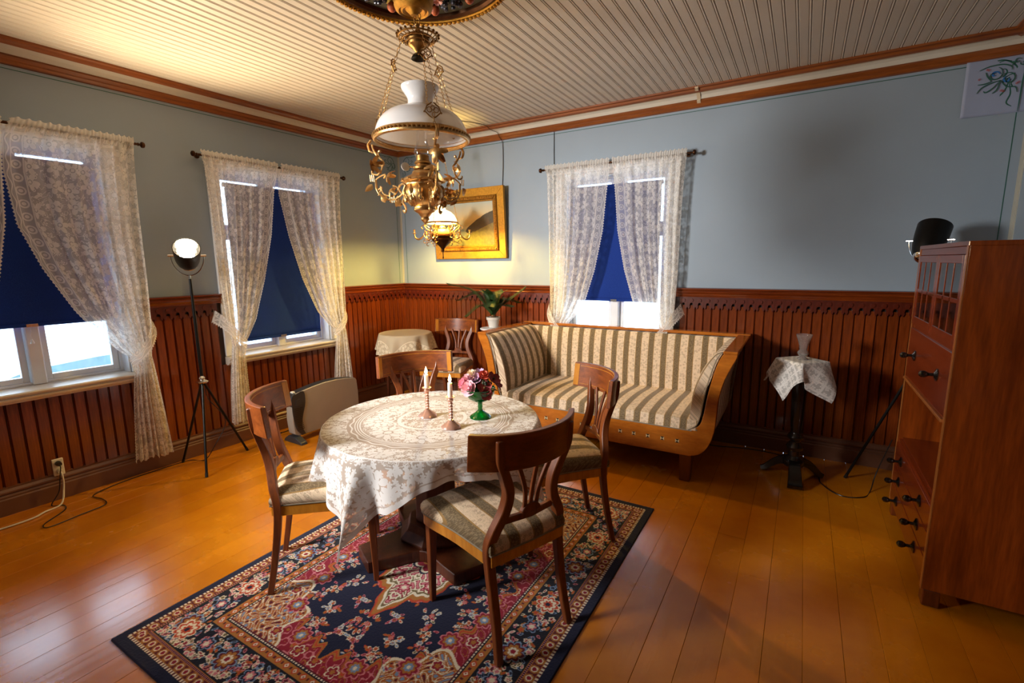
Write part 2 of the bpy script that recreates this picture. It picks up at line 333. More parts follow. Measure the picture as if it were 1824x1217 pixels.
def lace_curtain():
    # UV: x = metres from the inner (zigzag) edge, y = metres down from the rod
    N = NT('lace_curtain'); uv = N.attr('UVMap').outputs['Vector']; u, v, _ = N.sep(uv)
    tri = N.ma('PINGPONG', v, .011); tooth = N.ma('GREATER_THAN', u, N.ma('SUBTRACT', .012, tri))   # zigzag edge
    wv = N.ma('MULTIPLY', N.ma('SINE', N.ma('MULTIPLY', v, 62)), .009)
    def line(c, wd): return N.ma('LESS_THAN', N.ma('ABSOLUTE', N.ma('SUBTRACT', u, c)), wd)
    e1 = N.ma('LESS_THAN', u, .02); b1 = N.ma('LESS_THAN', N.ma('ABSOLUTE', N.ma('SUBTRACT', N.ma('ADD', u, wv), .037)), .0045)
    ly = N.ma('SUBTRACT', N.ma('FRACT', N.ma('DIVIDE', v, .075)), .5); ly = N.ma('MULTIPLY', ly, .075); lx = N.ma('SUBTRACT', u, .082)
    rr = N.ma('SQRT', N.ma('ADD', N.ma('MULTIPLY', lx, lx), N.ma('MULTIPLY', ly, ly))); ring = N.ma('LESS_THAN', N.ma('ABSOLUTE', N.ma('SUBTRACT', rr, .021)), .0045); dot = N.ma('LESS_THAN', rr, .010)
    b2 = line(.118, .005); b2 = N.ma('MAXIMUM', b2, N.ma('MULTIPLY', line(.058, .003), 1.0))
    leafm, _c = flower(N, uv, 8.5, 5, .43, .55, .62, .1)
    cu = N.comb(N.ma('ADD', u, .06), N.ma('ADD', v, .05)); dia, _d = flower(N, cu, 17, 4, .24, .15, .5, .09)
    sc = N.ma('LESS_THAN', N.ma('ABSOLUTE', N.ma('SUBTRACT', N.noise(uv, 12, 1, .4, 2.2), .5)), .017)
    field = N.ma('GREATER_THAN', u, .125); mot = N.ma('MULTIPLY', N.ma('MAXIMUM', N.ma('MAXIMUM', leafm, dia), sc), field)
    top = N.ma('MAXIMUM', N.ma('LESS_THAN', v, .035), N.ma('LESS_THAN', N.ma('ABSOLUTE', N.ma('SUBTRACT', v, .085)), .008))
    bot = N.ma('GREATER_THAN', v, 9.0)
    m = mot
    for q in (e1, b1, ring, dot, b2, top): m = N.ma('MAXIMUM', m, q)
    tooth2 = N.ma('LESS_THAN', u, N.ma('ADD', 1.006, tri)); al = N.ma('MULTIPLY_ADD', m, .38, .50); al = N.ma('MULTIPLY', N.ma('MULTIPLY', al, tooth), tooth2)
    cloth_out(N, (.95, .92, .87, 1), al, .45); return N.m
M_lace = lace_curtain()
def lace_table():
    # UV: cloth plane in metres measured from the table's centre
    N = NT('lace_tablecloth'); uv = N.attr('UVMap').outputs['Vector']; x, y, _ = N.sep(uv); r = N.ma('SQRT', N.ma('ADD', N.ma('MULTIPLY', x, x), N.ma('MULTIPLY', y, y))); th = N.ma('ARCTAN2', y, x)
    def ring(R, wd): return N.ma('LESS_THAN', N.ma('ABSOLUTE', N.ma('SUBTRACT', r, R)), wd)
    def wring(R, amp, k, wd): return N.ma('LESS_THAN', N.ma('ABSOLUTE', N.ma('SUBTRACT', N.ma('SUBTRACT', r, N.ma('MULTIPLY', N.ma('COSINE', N.ma('MULTIPLY', th, k)), amp)), R)), wd)
    def ros(R, k, size, pet, ph=0.0, dep=.4):   # k rosettes around a ring of radius R
        st = 2*PI/k; a = N.ma('SUBTRACT', N.ma('MODULO', N.ma('ADD', th, 20*PI+ph), st), st/2); px = N.ma('MULTIPLY', N.ma('SINE', a), r); py = N.ma('SUBTRACT', N.ma('MULTIPLY', N.ma('COSINE', a), r), R)
        q = N.ma('SQRT', N.ma('ADD', N.ma('MULTIPLY', px, px), N.ma('MULTIPLY', py, py))); t2 = N.ma('ARCTAN2', py, px); c = N.ma('ABSOLUTE', N.ma('COSINE', N.ma('MULTIPLY', t2, pet/2)))
        m = N.ma('LESS_THAN', q, N.ma('MULTIPLY', N.ma('MULTIPLY_ADD', c, dep, 1-dep), size)); m = N.ma('MULTIPLY', m, N.ma('GREATER_THAN', N.ma('ABSOLUTE', N.ma('SUBTRACT', q, size*.3)), size*.06))
        return N.ma('MULTIPLY', m, N.ma('MAXIMUM', N.ma('GREATER_THAN', c, .22), N.ma('LESS_THAN', q, size*.25)))
    nz = N.noise(uv, 17, 1, .4, 2.6); curl = N.ma('LESS_THAN', N.ma('ABSOLUTE', N.ma('SUBTRACT', nz, .5)), .032); curl2 = N.ma('LESS_THAN', N.ma('ABSOLUTE', N.ma('SUBTRACT', nz, .62)), .018)
    fl, _ = flower(N, uv, 10.5, 7, .46, .75, .5, .1); f3, _ = flower(N, N.comb(N.ma('ADD', x, .31), N.ma('ADD', y, .17)), 27, 5, .42, .9, .55, 0); f4, _ = flower(N, uv, 19, 6, .36, .8, .6, .1)
    outer = N.ma('GREATER_THAN', r, .575)
    m = N.ma('MAXIMUM', N.ma('MULTIPLY', N.ma('MAXIMUM', curl, curl2), N.ma('LESS_THAN', r, .57)), N.ma('MULTIPLY', f3, N.ma('GREATER_THAN', r, .40)))
    m = N.ma('MAXIMUM', m, N.ma('MULTIPLY', f4, N.ma('LESS_THAN', r, .16)))
    clr = N.ma('MULTIPLY', N.ma('GREATER_THAN', r, .355), N.ma('LESS_THAN', r, .425)); m = N.ma('MULTIPLY', m, N.ma('SUBTRACT', 1.0, clr))
    for q in (ring(.17, .010), wring(.20, .008, 16, .005), ros(.275, 9, .075, 9), ros(.275, 9, .045, 6, PI/9), ros(.225, 18, .018, 5), ros(.325, 18, .02, 5), ring(.362, .0035), ring(.374, .0025), ring(.386, .0025), wring(.405, .005, 24, .004), ros(.485, 14, .052, 8, .2), ros(.475, 28, .018, 5), ring(.548, .004), N.ma('MULTIPLY', fl, outer), ros(.67, 12, .08, 9)): m = N.ma('MAXIMUM', m, q)
    e = N.attr('edge').outputs['Fac']   # metres from the cloth's hem
    wv = N.ma('MULTIPLY', N.ma('SINE', N.ma('MULTIPLY', N.ma('ADD', x, y), 40)), .012)
    hem = N.ma('LESS_THAN', e, .022); dots = N.ma('LESS_THAN', N.ma('ABSOLUTE', N.ma('SUBTRACT', e, .028)), .003); m = N.ma('MAXIMUM', m, hem); m = N.ma('MULTIPLY', m, N.ma('SUBTRACT', 1.0, N.ma('MULTIPLY', dots, .8)))
    m = N.ma('MAXIMUM', m, N.ma('LESS_THAN', N.ma('ABSOLUTE', N.ma('SUBTRACT', N.ma('ADD', e, wv), .06)), .006))
    al = N.ma('MULTIPLY_ADD', m, .30, .68); cloth_out(N, N.mix(m, sl((232, 216, 204)), sl((252, 250, 249))), al, .22); return N.m
M_laceT = lace_table()
def lace_small(name, col, base=.8, sc=30):
    N = NT(name); uv = N.attr('UVMap').outputs['Vector']; u, v, _ = N.sep(uv)
    a = N.ma('LESS_THAN', N.ma('PINGPONG', u, .03), .006); b = N.ma('LESS_THAN', N.ma('PINGPONG', v, .03), .006); fl, _c = flower(N, uv, sc, 4, .4, .2, .5, .1)
    m = N.ma('MAXIMUM', N.ma('MULTIPLY', a, 1.0), N.ma('MAXIMUM', b, fl)); cloth_out(N, N.mix(m, tuple(x*.72 for x in col[:3])+(1,), col), N.ma('MULTIPLY_ADD', m, .98-base, base), .2); return N.m
# ------------------------------------------------------------------ room frame: 'back' wall along +x at y=0, 'left' wall from the corner towards the camera
AL = -0.0320841
XR, YR, ZC = 5.077, -6.2, 2.79
RZ = {'back': 0.0, 'left': AL+PI/2}
def WP(side, s, d=0.0, z=0.0):
    if side == 'back': return Vector((s, -d, z))
    return Vector((S(AL)*s+CO(AL)*d, -CO(AL)*s+S(AL)*d, z))
SG = {'back': 1, 'left': -1}      # local X = SG*s, local Y = -d
OPEN = {'back': [2.525], 'left': [1.515, 3.18]}; HW = .46; ZS, ZT = .755, 2.25
LEN = {'back': XR, 'left': -YR+.05}
def wall_mesh(mb, x0, x1, ops, z1=2.86, th=.3):
    cuts = sorted([(a, b) for a, b in ops]); x = x0
    for a, b in cuts:
        mb.box(x, a, 0, th, 0, z1); mb.box(a, b, 0, th, 0, ZS-.05); mb.box(a, b, 0, th, ZT, z1); x = b
    mb.box(x, x1, 0, th, 0, z1); return mb
walls = {}
for sd in ('back', 'left'):
    ops = [(SG[sd]*c-HW, SG[sd]*c+HW) for c in OPEN[sd]]; x0, x1 = (-.3, XR+.3) if sd == 'back' else (-LEN[sd], 0)
    walls[sd] = wall_mesh(MB(), x0, x1, ops).build('wall_'+sd, M_wall, kind='structure', rot=RZ[sd], loc=(0, 0, 0))
# right wall and the wall behind the camera
walls['right'] = MB().box(XR, XR+.3, YR, .3, 0, 2.86).build('wall_right', M_wall, kind='structure')
mb = MB().box(-.6, XR+.3, YR-.3, YR, 0, 2.86)
walls['rear'] = mb.build('wall_rear', M_wall, kind='structure')

# floor: long painted planks running towards the camera
fl = MB().box(-.5, XR, YR, .0, -.06, -.024).build('floor', M_sub, kind='structure')
k = 0; x = 3.425-27*.1345
while x < XR:
    w_ = .1345; a, b = x+.0005, min(x+w_-.0005, XR-.003)
    if b-a > .02:
        cut = YR+.02+rnd.uniform(1.2, 5.2)
        for y0, y1 in ((YR+.005, cut-.0006), (cut+.0006, -.005)):
            h = rnd.uniform(-.0012, .0004); zt = -.0004+h
            m = MB(); c = .0008
            m.prism([(a, -.024), (b, -.024), (b, zt-c), (b-c, zt), (a+c, zt), (a, zt-c)], y0, y1)
            m.build('floor_plank', M_floor, fl)
    x += w_; k += 1
# ceiling boards with a bead, also running towards the camera
ce = MB().box(-.5, XR, YR, 0, ZC+.012, ZC+.05).build('ceiling', M_ceil, kind='structure')
pw = .0607
prof = [(0, .012), (0, .0015), (.003, 0), (pw-.016, 0), (pw-.0145, .004), (pw-.0125, .004), (pw-.0105, .0005), (pw-.006, -.0012), (pw-.0025, .0012), (pw-.0015, .006), (pw-.0008, .012)]
bm_ = MB().prism(prof, YR, 0).mesh('ceiling_board', M_ceil)
for i in range(89):
    X = -.32+i*pw
    if X+pw < XR+.02: link('ceiling_board', bm_, ce, loc=(X, 0, ZC+rnd.uniform(0, .0006)))
# dado: separate boards, scalloped frieze, cap moulding, baseboard, cornice
bw = .0635
def board_mesh(z0, z1, nm='dado_board'):
    m = MB(); c = .0035; d0, d1 = -.006, -.018
    m.prism([(0.0015, 0), (bw-.0015, 0), (bw-.0015, d0), (bw-.0015-c*1.6, d1), (.0015+c*1.6, d1), (.0015, d0)], z0, z1, 'xy')
    # bead line beside the joint
    m.prism([(bw-.0015, 0), (bw+.0015, 0), (bw+.0005, -.009), (bw-.0005, -.009)], z0, z1, 'xy'); return m.mesh(nm, M_dado)
bfull, bsill = board_mesh(.17, 1.13), board_mesh(.17, .69)
def scallop_mesh():
    m = MB(); w2 = bw; pts = []
    lower = [(0, 1.118), (.10, 1.104), (.2, 1.100), (.32, 1.118), (.28, 1.132), (.34, 1.148), (.5, 1.152), (.66, 1.148), (.72, 1.132), (.68, 1.118), (.8, 1.100), (.9, 1.104), (1, 1.118)]
    poly = [(p*w2, z) for p, z in lower]+[(w2, 1.205), (0, 1.205)]
    m.prism(poly, -.018, -.030)
    n0 = len(m.v)
    ring = [(w2*.5+.0145*CO(t*2*PI/14), 1.172+.0145*S(t*2*PI/14)) for t in range(14)]
    m.prism(ring, -.029, -.037); return m.mesh('frieze_scallop', M_frieze)
sc_m = scallop_mesh()
def extr(prof, x0, x1, nm, mat, parent, smooth=False, kind=None):   # profile (d,z) run along X
    m = MB(); m.prism([(-d, z) for d, z in prof], x0, x1, 'yz'); return m.build(nm, mat, parent, kind=kind)
CAP = [(0, 1.2), (.034, 1.2), (.036, 1.208), (.03, 1.213), (.034, 1.225), (.045, 1.238), (.046, 1.247), (.038, 1.25), (.04, 1.256), (.052, 1.262), (.052, 1.270), (.04, 1.274), (0, 1.276)]
BASE = [(0, 0), (.034, 0), (.034, .098), (.028, .106), (.03, .116), (.022, .128), (.03, .136), (.03, .146), (.018, .16), (.02, .172), (.0, .178)]
CLOW = [(0, 2.672), (.018, 2.676), (.03, 2.69), (.028, 2.70), (.04, 2.715), (.034, 2.728), (0, 2.73)]
COVE = [(0, 2.725), (.036, 2.727), (.05, 2.75), (.075, 2.766), (.098, 2.770), (.098, 2.80), (0, 2.80)]
CUP = [(.095, 2.760), (.104, 2.757), (.122, 2.764), (.128, 2.776), (.150, 2.779), (.150, 2.80), (.095, 2.80)]
for sd in ('back', 'left'):
    W = walls[sd]; n = int(LEN[sd]/bw) if sd == 'back' else 77
    if sd == 'back': runs = [(0, XR)]
    g = SG[sd]
    MB().box(min(g*.0, g*LEN[sd]), max(0, g*LEN[sd]), -.004, 0, .15, ZS-.06).build('groove_backing', M_groove, W)
    ops = OPEN[sd]; cs = .555
    xs = []
    segs = []; s0 = 0
    for c in ops: segs.append((s0, c-cs)); s0 = c+cs
    segs.append((s0, LEN[sd]))
    for a, b in segs:
        MB().box(min(g*a, g*b), max(g*a, g*b), -.004, 0, ZS-.06, 1.21).build('groove_backing', M_groove, W)
        extr(CAP, min(g*a, g*b), max(g*a, g*b), 'dado_cap', M_cap, W)
    for i in range(n):
        s = .012+i*bw; lo, hi = s, s+bw
        if hi > LEN[sd]-.01: break
        inside = any(lo < c+cs and hi > c-cs for c in ops)
        loc = (lo if g > 0 else -hi, 0, 0)
        link('dado_board', bsill if inside else bfull, W, loc=loc)
        if not inside: link('frieze_scallop', sc_m, W, loc=loc)
    extr(BASE, min(0, g*LEN[sd]), max(0, g*LEN[sd]), 'baseboard_'+sd, M_plinth, None, kind='structure').rotation_euler = (0, 0, RZ[sd])
    for nm, pr, mt in (('trim_1', CLOW, M_cornb), ('trim_2', COVE, M_cove), ('trim_3', CUP, M_cornb)):
        extr(pr, min(0, g*LEN[sd]), max(0, g*LEN[sd]), nm, mt, None, kind='structure').rotation_euler = (0, 0, RZ[sd])
# right wall dado (mostly hidden) and cornice
for nm, pr, mt in (('dado_cap', CAP, M_cap), ('trim_1', CLOW, M_cornb), ('trim_2', COVE, M_cove), ('trim_3', CUP, M_cornb), ('baseboard_right', BASE, M_plinth)):
    m = MB(); m.prism([(XR-d, z) for d, z in pr], YR, 0, 'xz')
    m.build(nm, mt, walls['right'] if nm == 'dado_cap' else None, kind='structure')
MB().box(XR-.004, XR, YR, 0, .15, 1.21).build('groove_backing', M_groove, walls['right'])
bmr = MB(); bmr.box(-.018, -.004, 0, bw-.003, .17, 1.21); bmr = bmr.mesh('dado_board', M_dado)
for i in range(97): link('dado_board', bmr, walls['right'], loc=(XR, -.07-i*bw, 0))
# corner post of the dado, pale painted corner strips, green painted border lines
MB().box(.004, .03, -.03, -.004, .17, 1.2).build('corner_post', M_dado, walls['back'])
for sd in ('back', 'left'):
    g = SG[sd]; x0, x1 = sorted((g*.002, g*.016)); MB().box(x0, x1, -.0025, 0, 1.277, 2.67).build('corner_strip', M_strip, walls[sd])
    ends = [.062] if sd == 'left' else [.062, 5.015]
    L = LEN[sd]-.02 if sd == 'left' else 5.015
    x0, x1 = sorted((g*.19, g*(L-.2 if sd == 'back' else L)))
    MB().box(x0, x1, -.0012, 0, 2.650, 2.6545).build('painted_line', M_wallline, walls[sd])
    for s in ends:
        x0, x1 = sorted((g*(s-.0022), g*(s+.0022))); MB().box(x0, x1, -.0012, 0, 1.278, 2.5).build('painted_line', M_wallline, walls[sd])
MB().box(XR-.016, XR-.002, -.0025, 0, 1.277, 2.67).build('corner_strip', M_strip, walls['back'])
MB().box(XR-.0025, XR, -.03, -.002, 1.277, 2.67).build('corner_strip', M_strip, walls['right'])
def spiral(cx, cz, r, a0, turns, sgn=1, n=26, end=.15):
    return [(cx+r*(1-(1-end)*i/n)*CO(a0+sgn*turns*2*PI*i/n), cz+r*(1-(1-end)*i/n)*S(a0+sgn*turns*2*PI*i/n)) for i in range(n+1)]
def flatline(mb, pts, wd, y0=-.0014, y1=-.0002):
    P = [Vector((a, 0, b)) for a, b in pts]; n = len(P); L = []; R = []
    for i in range(n):
        d = P[min(i+1, n-1)]-P[max(i-1, 0)]; d = d.normalized() if d.length > 1e-9 else Vector((1, 0, 0)); q = Vector((-d.z, 0, d.x)); ww = wd*(.35+.65*S(PI*(i+.5)/n)); L.append(P[i]+q*ww/2); R.append(P[i]-q*ww/2)
    for i in range(n-1):
        c = [L[i], R[i], R[i+1], L[i+1]]; mb.hexa([(v.x, y0, v.z) for v in c]+[(v.x, y1, v.z) for v in c])
def scrollwork(sgn, x, z, sc=1.0):
    mb = MB()
    T = lambda pts: [(x+sgn*a*sc, z+b*sc) for a, b in pts]
    for pts in (spiral(.07, -.045, .05, 2.2, 1.1, -1), spiral(.02, -.10, .045, .2, 1.1, 1), smooth_path([(.17, -.01), (.12, .0), (.07, .005), (.03, -.02), (.01, -.06), (0, -.13)]),
                smooth_path([(.04, -.075), (.08, -.11), (.11, -.13), (.14, -.12)]), smooth_path([(.04, -.075), (.05, -.13), (.075, -.16), (.10, -.155)]),
                smooth_path([(.045, -.08), (.09, -.085), (.13, -.075), (.165, -.09)]), smooth_path([(.04, -.1), (.03, -.15), (.04, -.19), (.02, -.21)]), spiral(.115, -.14, .02, 1, 1), spiral(.15, -.055, .018, 3, 1, -1)):
        flatline(mb, T(pts), .0065*sc)
    return mb
scrollwork(-1, -.062, 2.652, .9).build('painted_scroll', M_wallline, walls['left'])
scrollwork(1, .062, 2.652, .9).build('painted_scroll', M_wallline, walls['back'])
scrollwork(-1, 5.012, 2.652, 1.25).build('painted_scroll', M_wallline, walls['back'], loc=(0, -.004, 0))

# ------------------------------------------------------------------ windows
def window(idx, side, c):
    W = struct('window_%d' % idx, WP(side, c), RZ[side])
    o = lambda mb, nm, mt=M_white, bv=.002: mb.build(nm, mt, W, bevel=bv)
    b = MB(); b.box(-.46, -.436, .10, .18, ZS, ZT); b.box(.436, .46, .10, .18, ZS, ZT); b.box(-.436, .436, .10, .18, ZT-.018, ZT); b.box(-.436, .436, .10, .18, ZS, ZS+.015); o(b, 'frame')
    b = MB(); b.box(-.035, .035, .075, .18, ZS+.0, ZT-.018); o(b, 'mullion', bv=.006)
    b = MB(); b.box(-.436, -.035, .095, .18, 1.745, 1.80); b.box(.035, .436, .095, .18, 1.745, 1.80); o(b, 'transom')
    for sx in (-1, 1):
        for z0, z1 in ((ZS+.016, 1.745), (1.80, ZT-.019)):
            x0, x1 = (.038, .434) if sx > 0 else (-.434, -.038); t = .034
            s = MB(); s.box(x0, x0+t, .12, .16, z0, z1); s.box(x1-t, x1, .12, .16, z0, z1); s.box(x0+t, x1-t, .12, .16, z0, z0+t); s.box(x0+t, x1-t, .12, .16, z1-t, z1)
            so = o(s, 'sash'); MB().box(x0+t-.004, x1-t+.004, .138, .141, z0+t-.004, z1-t+.004).build('pane', M_pane, so)
    b = MB(); b.box(-HW+.001, -HW+.008, .0, .10, ZS, ZT); b.box(HW-.008, HW-.001, .0, .10, ZS, ZT); b.box(-HW+.001, HW-.001, .0, .10, ZT-.008, ZT-.001); o(b, 'reveal', bv=0)
    b = MB(); b.box(-.555, -.462, -.022, 0, ZS, ZT+.09); b.box(.462, .555, -.022, 0, ZS, ZT+.09); b.box(-.462, .462, -.022, 0, ZT, ZT+.09); o(b, 'casing', bv=.004)
    s = MB(); s.prism([(.18, .72), (.18, ZS), (-.085, ZS-.004), (-.092, ZS-.012), (-.088, ZS-.022), (-.068, ZS-.028), (-.07, ZS-.034), (-.08, ZS-.040), (-.075, ZS-.052), (-.055, ZS-.058), (-.05, ZS-.07), (0, ZS-.075), (0, .72)], -.56, .56, 'yz'); s.build('sill', M_sill, W)
    return W
wins = [window(1, 'left', 3.18), window(2, 'left', 1.515), window(3, 'back', 2.525)]
def blind(side, c, zb, label):
    t = thing('roller_blind', label, 'blind', WP(side, c, -.05, 0), RZ[side], 'navy roller blinds')
    n = 12
    m = MB(); m.grid(lambda u, v: ((u-.5)*.79, .001*S(u*9+v*3), zb+(2.15-zb)*v), 12, 24); cl = m.build('blind_cloth', M_blind, t, smooth=True, recalc=False)
    md = cl.modifiers.new('thickness', 'SOLIDIFY'); md.thickness = .0012
    MB().tube([(-.405, .004, 2.152), (.405, .004, 2.152)], .017, 14).build('roller', M_blind, t, smooth=True)
    MB().box(-.396, .396, -.004, .004, zb-.006, zb+.016).build('bottom_hem', M_blind, t, bevel=.002)
    MB().box(-.028, .028, -.009, -.004, zb-.008, zb+.012).build('pull_clip', M_chrome, t, bevel=.001, label='small clear pull clip')
    return t
blind('left', 3.18, 1.138, 'navy roller blind in the window left of the glowing tripod lamp')
blind('left', 1.515, .85, 'navy roller blind hanging lowest, in the window above the grey heater')
blind('back', 2.525, 1.142, 'navy roller blind in the window behind the striped sofa')
# cord tassel hanging from the first blind
t = thing('blind_tassel', 'small white cord and tassel hanging under the blind by the tripod lamp', 'tassel', WP('left', 3.195, -.035, 1.13), RZ['left'])
MB().tube([(0, 0, 0), (.004, -.002, -.03), (-.003, -.002, -.05), (.004, -.002, -.075)], .0014, 6).build('cord', M_white, t)
MB().lathe([(.002, -.074), (.006, -.085), (.011, -.10), (.010, -.104), (.001, -.105)], 10).build('tassel_bell', M_white, t, smooth=True)

# ------------------------------------------------------------------ outside: bright ground, pale car, house front
def outdoors():
    N = plain('near_white_ground', (228, 234, 238), .8, var=.03)  # ground outside in one even near-white tone
    MB().box(-40, 60, -40, 60, -1.2, -1.0).build('ground_outside', N, kind='structure')
outdoors()
M_carp = plain('pale_car_paint', (84, 112, 112), .3, coat=.5); M_tyre = plain('tyre_rubber', (30, 30, 32), .8); M_cglass = plain('car_glass', (120, 135, 140), .1)
def car(loc, rz):
    t = thing('car', 'pale blue-green car parked outside the window left of the tripod lamp', 'car', loc, rz)
    L = smooth_path([(-2.1, .35), (-2.15, .6), (-2.05, .8), (-1.3, .9), (-.75, 1.35), (-.2, 1.45), (.6, 1.42), (1.35, .98), (1.95, .88), (2.12, .7), (2.1, .35)], 5)
    m = MB(); n = len(L); hw = lambda z: .86-.22*max(0, (z-.85)/.6)
    for i in range(n-1):
        (a, b), (c, d) = L[i], L[i+1]; m.add([(a, -hw(b), b), (c, -hw(d), d), (c, hw(d), d), (a, hw(b), b)], [(0, 1, 2, 3)])
        for s in (-1, 1): m.add([(a, s*.86, .35), (c, s*.86, .35), (c, s*.86, min(d, .85)), (a, s*.86, min(b, .85))], [(0, 1, 2, 3)]); m.add([(a, s*.86, min(b, .85)), (c, s*.86, min(d, .85)), (c, s*hw(d), d), (a, s*hw(b), b)], [(0, 1, 2, 3)])
    m.add([(-2.1, -.86, .35), (2.1, -.86, .35), (2.1, .86, .35), (-2.1, .86, .35)], [(0, 1, 2, 3)]); m.build('body', M_carp, t, smooth=True)
    for s in (-1, 1):
        for x in (-1.3, 1.3): MB().tube([(x, s*.72, .32), (x, s*.9, .32)], .32, 20).build('wheel', M_tyre, t, smooth=True)
        for pl in ([(-1.05, .92), (-.72, 1.28), (-.3, 1.34), (-.3, .92)], [(-.22, .92), (-.22, 1.34), (.45, 1.33), (.45, .92)], [(.53, .92), (.53, 1.31), (.62, 1.3), (1.12, .95)]):
            MB().add([(x, s*(hw(z)+.012), z) for x, z in pl], [(0, 1, 2, 3)]).build('side_window', M_cglass, t)
car((-3.6, -2.2, -1.0), PI/2+.15)
# ------------------------------------------------------------------ rug: woven pattern worked out knot by knot as vertex colours
RUGZ = .007
def make_rug():
    hx, hy = .815, 1.07; nx, ny = 544, 714
    X = np.linspace(-hx, hx, nx); Y = np.linspace(-hy, hy, ny); x, y = np.meshgrid(X, Y); ax, ay = np.abs(x), np.abs(y)
    lin = lambda c: np.array(sl(c)[:3])
    navy, ink, crim, wine, ivory, ochre, rust, sky, rose, olive = [lin(c) for c in ((16, 20, 52), (10, 12, 30), (140, 18, 44), (92, 14, 34), (226, 214, 190), (168, 108, 44), (186, 66, 34), (120, 146, 180), (204, 120, 130), (112, 96, 60))]
    col = np.zeros(x.shape+(3,)); col[:] = navy; e = np.minimum(hx-ax, hy-ay); vert = (hx-ax) < (hy-ay)   # e: metres from the hem
    s = np.where(vert, ay, ax)            # running coordinate along each border
    def put(m, c): col[m] = c
    def band(a, b): return (e >= a) & (e < b)
    put(band(.042, .052), ivory); put(band(.042, .052) & ((s/.016) % 1 < .45), wine)
    put(band(.052, .056), ochre); put(band(.056, .092), wine); q = (s/.044) % 1-.5; ee = (e-.074)/.044
    put(band(.056, .092) & (np.hypot(q, ee) < .44), ochre); put(band(.056, .092) & (np.hypot(q, ee) < .3), ivory); put(band(.056, .092) & (np.hypot(q, ee) < .2), crim)
    put(band(.092, .096), ochre); put(band(.096, .104), ink); put(band(.096, .104) & ((s/.009) % 1 < .4), rose); put(band(.104, .108), ochre)
    put(band(.108, .262), ink); put(band(.262, .266), ochre); put(band(.266, .300), ochre); q = (s/.05) % 1-.5; ee = (e-.283)/.05
    put(band(.268, .298) & (np.abs(q)+np.abs(ee) < .34), rust); put(band(.268, .298) & (np.abs(q)+np.abs(ee) < .2), ivory); put(band(.268, .298) & (np.abs(q)+np.abs(ee) < .09), crim)
    put(band(.268, .298) & (np.abs(np.abs(q)-.5) < .1) & (np.abs(ee) < .12), wine)
    put(band(.300, .304), ink); put(band(.304, .312), ivory); put(band(.304, .312) & ((s/.014) % 1 < .4), navy); put(band(.312, .316), wine)
    fld = e >= .316; fx, fy = hx-.316, hy-.316    # field half sizes .50 x .75
    # scalloped navy ground: crimson outside, ochre outline
    th = np.arctan2(ay/fy, ax/fx); rr = np.hypot(ax/fx, ay/fy)
    lob = .98+.06*np.cos(th*16)+.03*np.cos(th*32+1); lob = lob-.10*np.cos(4*th)*-1*0
    k = (ax/fx)**3+(ay/fy)**3; k = k**(1/3); R = .89+.035*np.cos(th*20)+.03*np.cos(th*44)
    put(fld & (k > R), crim); put(fld & (np.abs(k-R) < .020), ochre); put(fld & (np.abs(k-R+.0) < .007), rust)
    # vines and small leaves in the crimson part
    wv = np.sin(x*70)*np.cos(y*64)+.5*np.sin((x+y)*110); put(fld & (k > R+.03) & (np.abs(wv) < .14), rose); put(fld & (k > R+.03) & (np.abs(wv-.7) < .10), ochre)
    # corner spandrels
    cxs, cys = fx-.02, fy-.02; dc = np.hypot((fx-ax), (fy-ay)*.85); tc = np.arctan2(fy-ay, fx-ax); Rc = .27+.028*np.cos(tc*10)
    put(fld & (dc < Rc), ochre); put(fld & (np.abs(dc-Rc) < .007), ivory)
    q1 = np.sin(ax*92+2.2*np.sin(ay*60)); q2 = np.sin(ay*88+2.2*np.sin(ax*64+1)); cv = q1*q2; inn_ = fld & (dc < Rc-.014)
    put(inn_ & (np.abs(cv) < .13), ivory); put(inn_ & (cv > .62), wine); put(inn_ & (cv < -.66), sky); put(inn_ & (np.abs(np.abs(cv)-.40) < .05), rust)
    def stamp(cx, cy, Rr, cols, pet=6, rot=0.0, dep=.35, X_=None, Y_=None, mask=None):
        u, v = (ax if X_ is None else X_)-cx, (ay if Y_ is None else Y_)-cy; m0 = (np.abs(u) < Rr) & (np.abs(v) < Rr)
        if mask is not None: m0 &= mask
        uu, vv = u[m0], v[m0]; r = np.hypot(uu, vv)/Rr; t = np.arctan2(vv, uu)+rot; lim = 1-dep+dep*np.abs(np.cos(t*pet/2)); sub = col[m0]
        for kk, (fr, c) in enumerate(cols): sub[r < lim*fr] = c
        col[m0] = sub
    def leaf(cx, cy, L, wd, ang, c1, c2, mask=None):
        u, v = ax-cx, ay-cy; m0 = (np.abs(u) < L) & (np.abs(v) < L)
        if mask is not None: m0 &= mask
        uu, vv = u[m0], v[m0]; a = uu*np.cos(ang)+vv*np.sin(ang); b = -uu*np.sin(ang)+vv*np.cos(ang); d = (a/L)**2+(b/wd)**2; sub = col[m0]; sub[d < 1] = c1; sub[d < .38] = c2; col[m0] = sub
    R2 = random.Random(3)
    def sprig(cx, cy, sc, mask=None):
        for q_ in range(R2.randint(9, 12)):
            a = R2.uniform(0, 2*PI); d = sc*R2.uniform(.55, 1.2); c_ = R2.choice([(ivory, olive), (ivory, rust), (rust, ochre), (rose, crim), (ivory, sky), (rose, wine), (ochre, rust)]); leaf(cx+d*CO(a), cy+d*S(a), sc*.34, sc*.17, a+R2.uniform(-.5, .5), c_[0], c_[1], mask)
        for q_ in range(3):
            a = R2.uniform(0, 2*PI); cc = R2.choice([(ivory, rust), (rose, crim), (ivory, sky), (rust, rose)]); stamp(cx+sc*.4*CO(a), cy+sc*.4*S(a), sc*.36, [(1, cc[0]), (.7, cc[1]), (.3, ochre)], 6, R2.uniform(0, 1), .35, mask=mask)
    mf = fld & (k < R-.03)
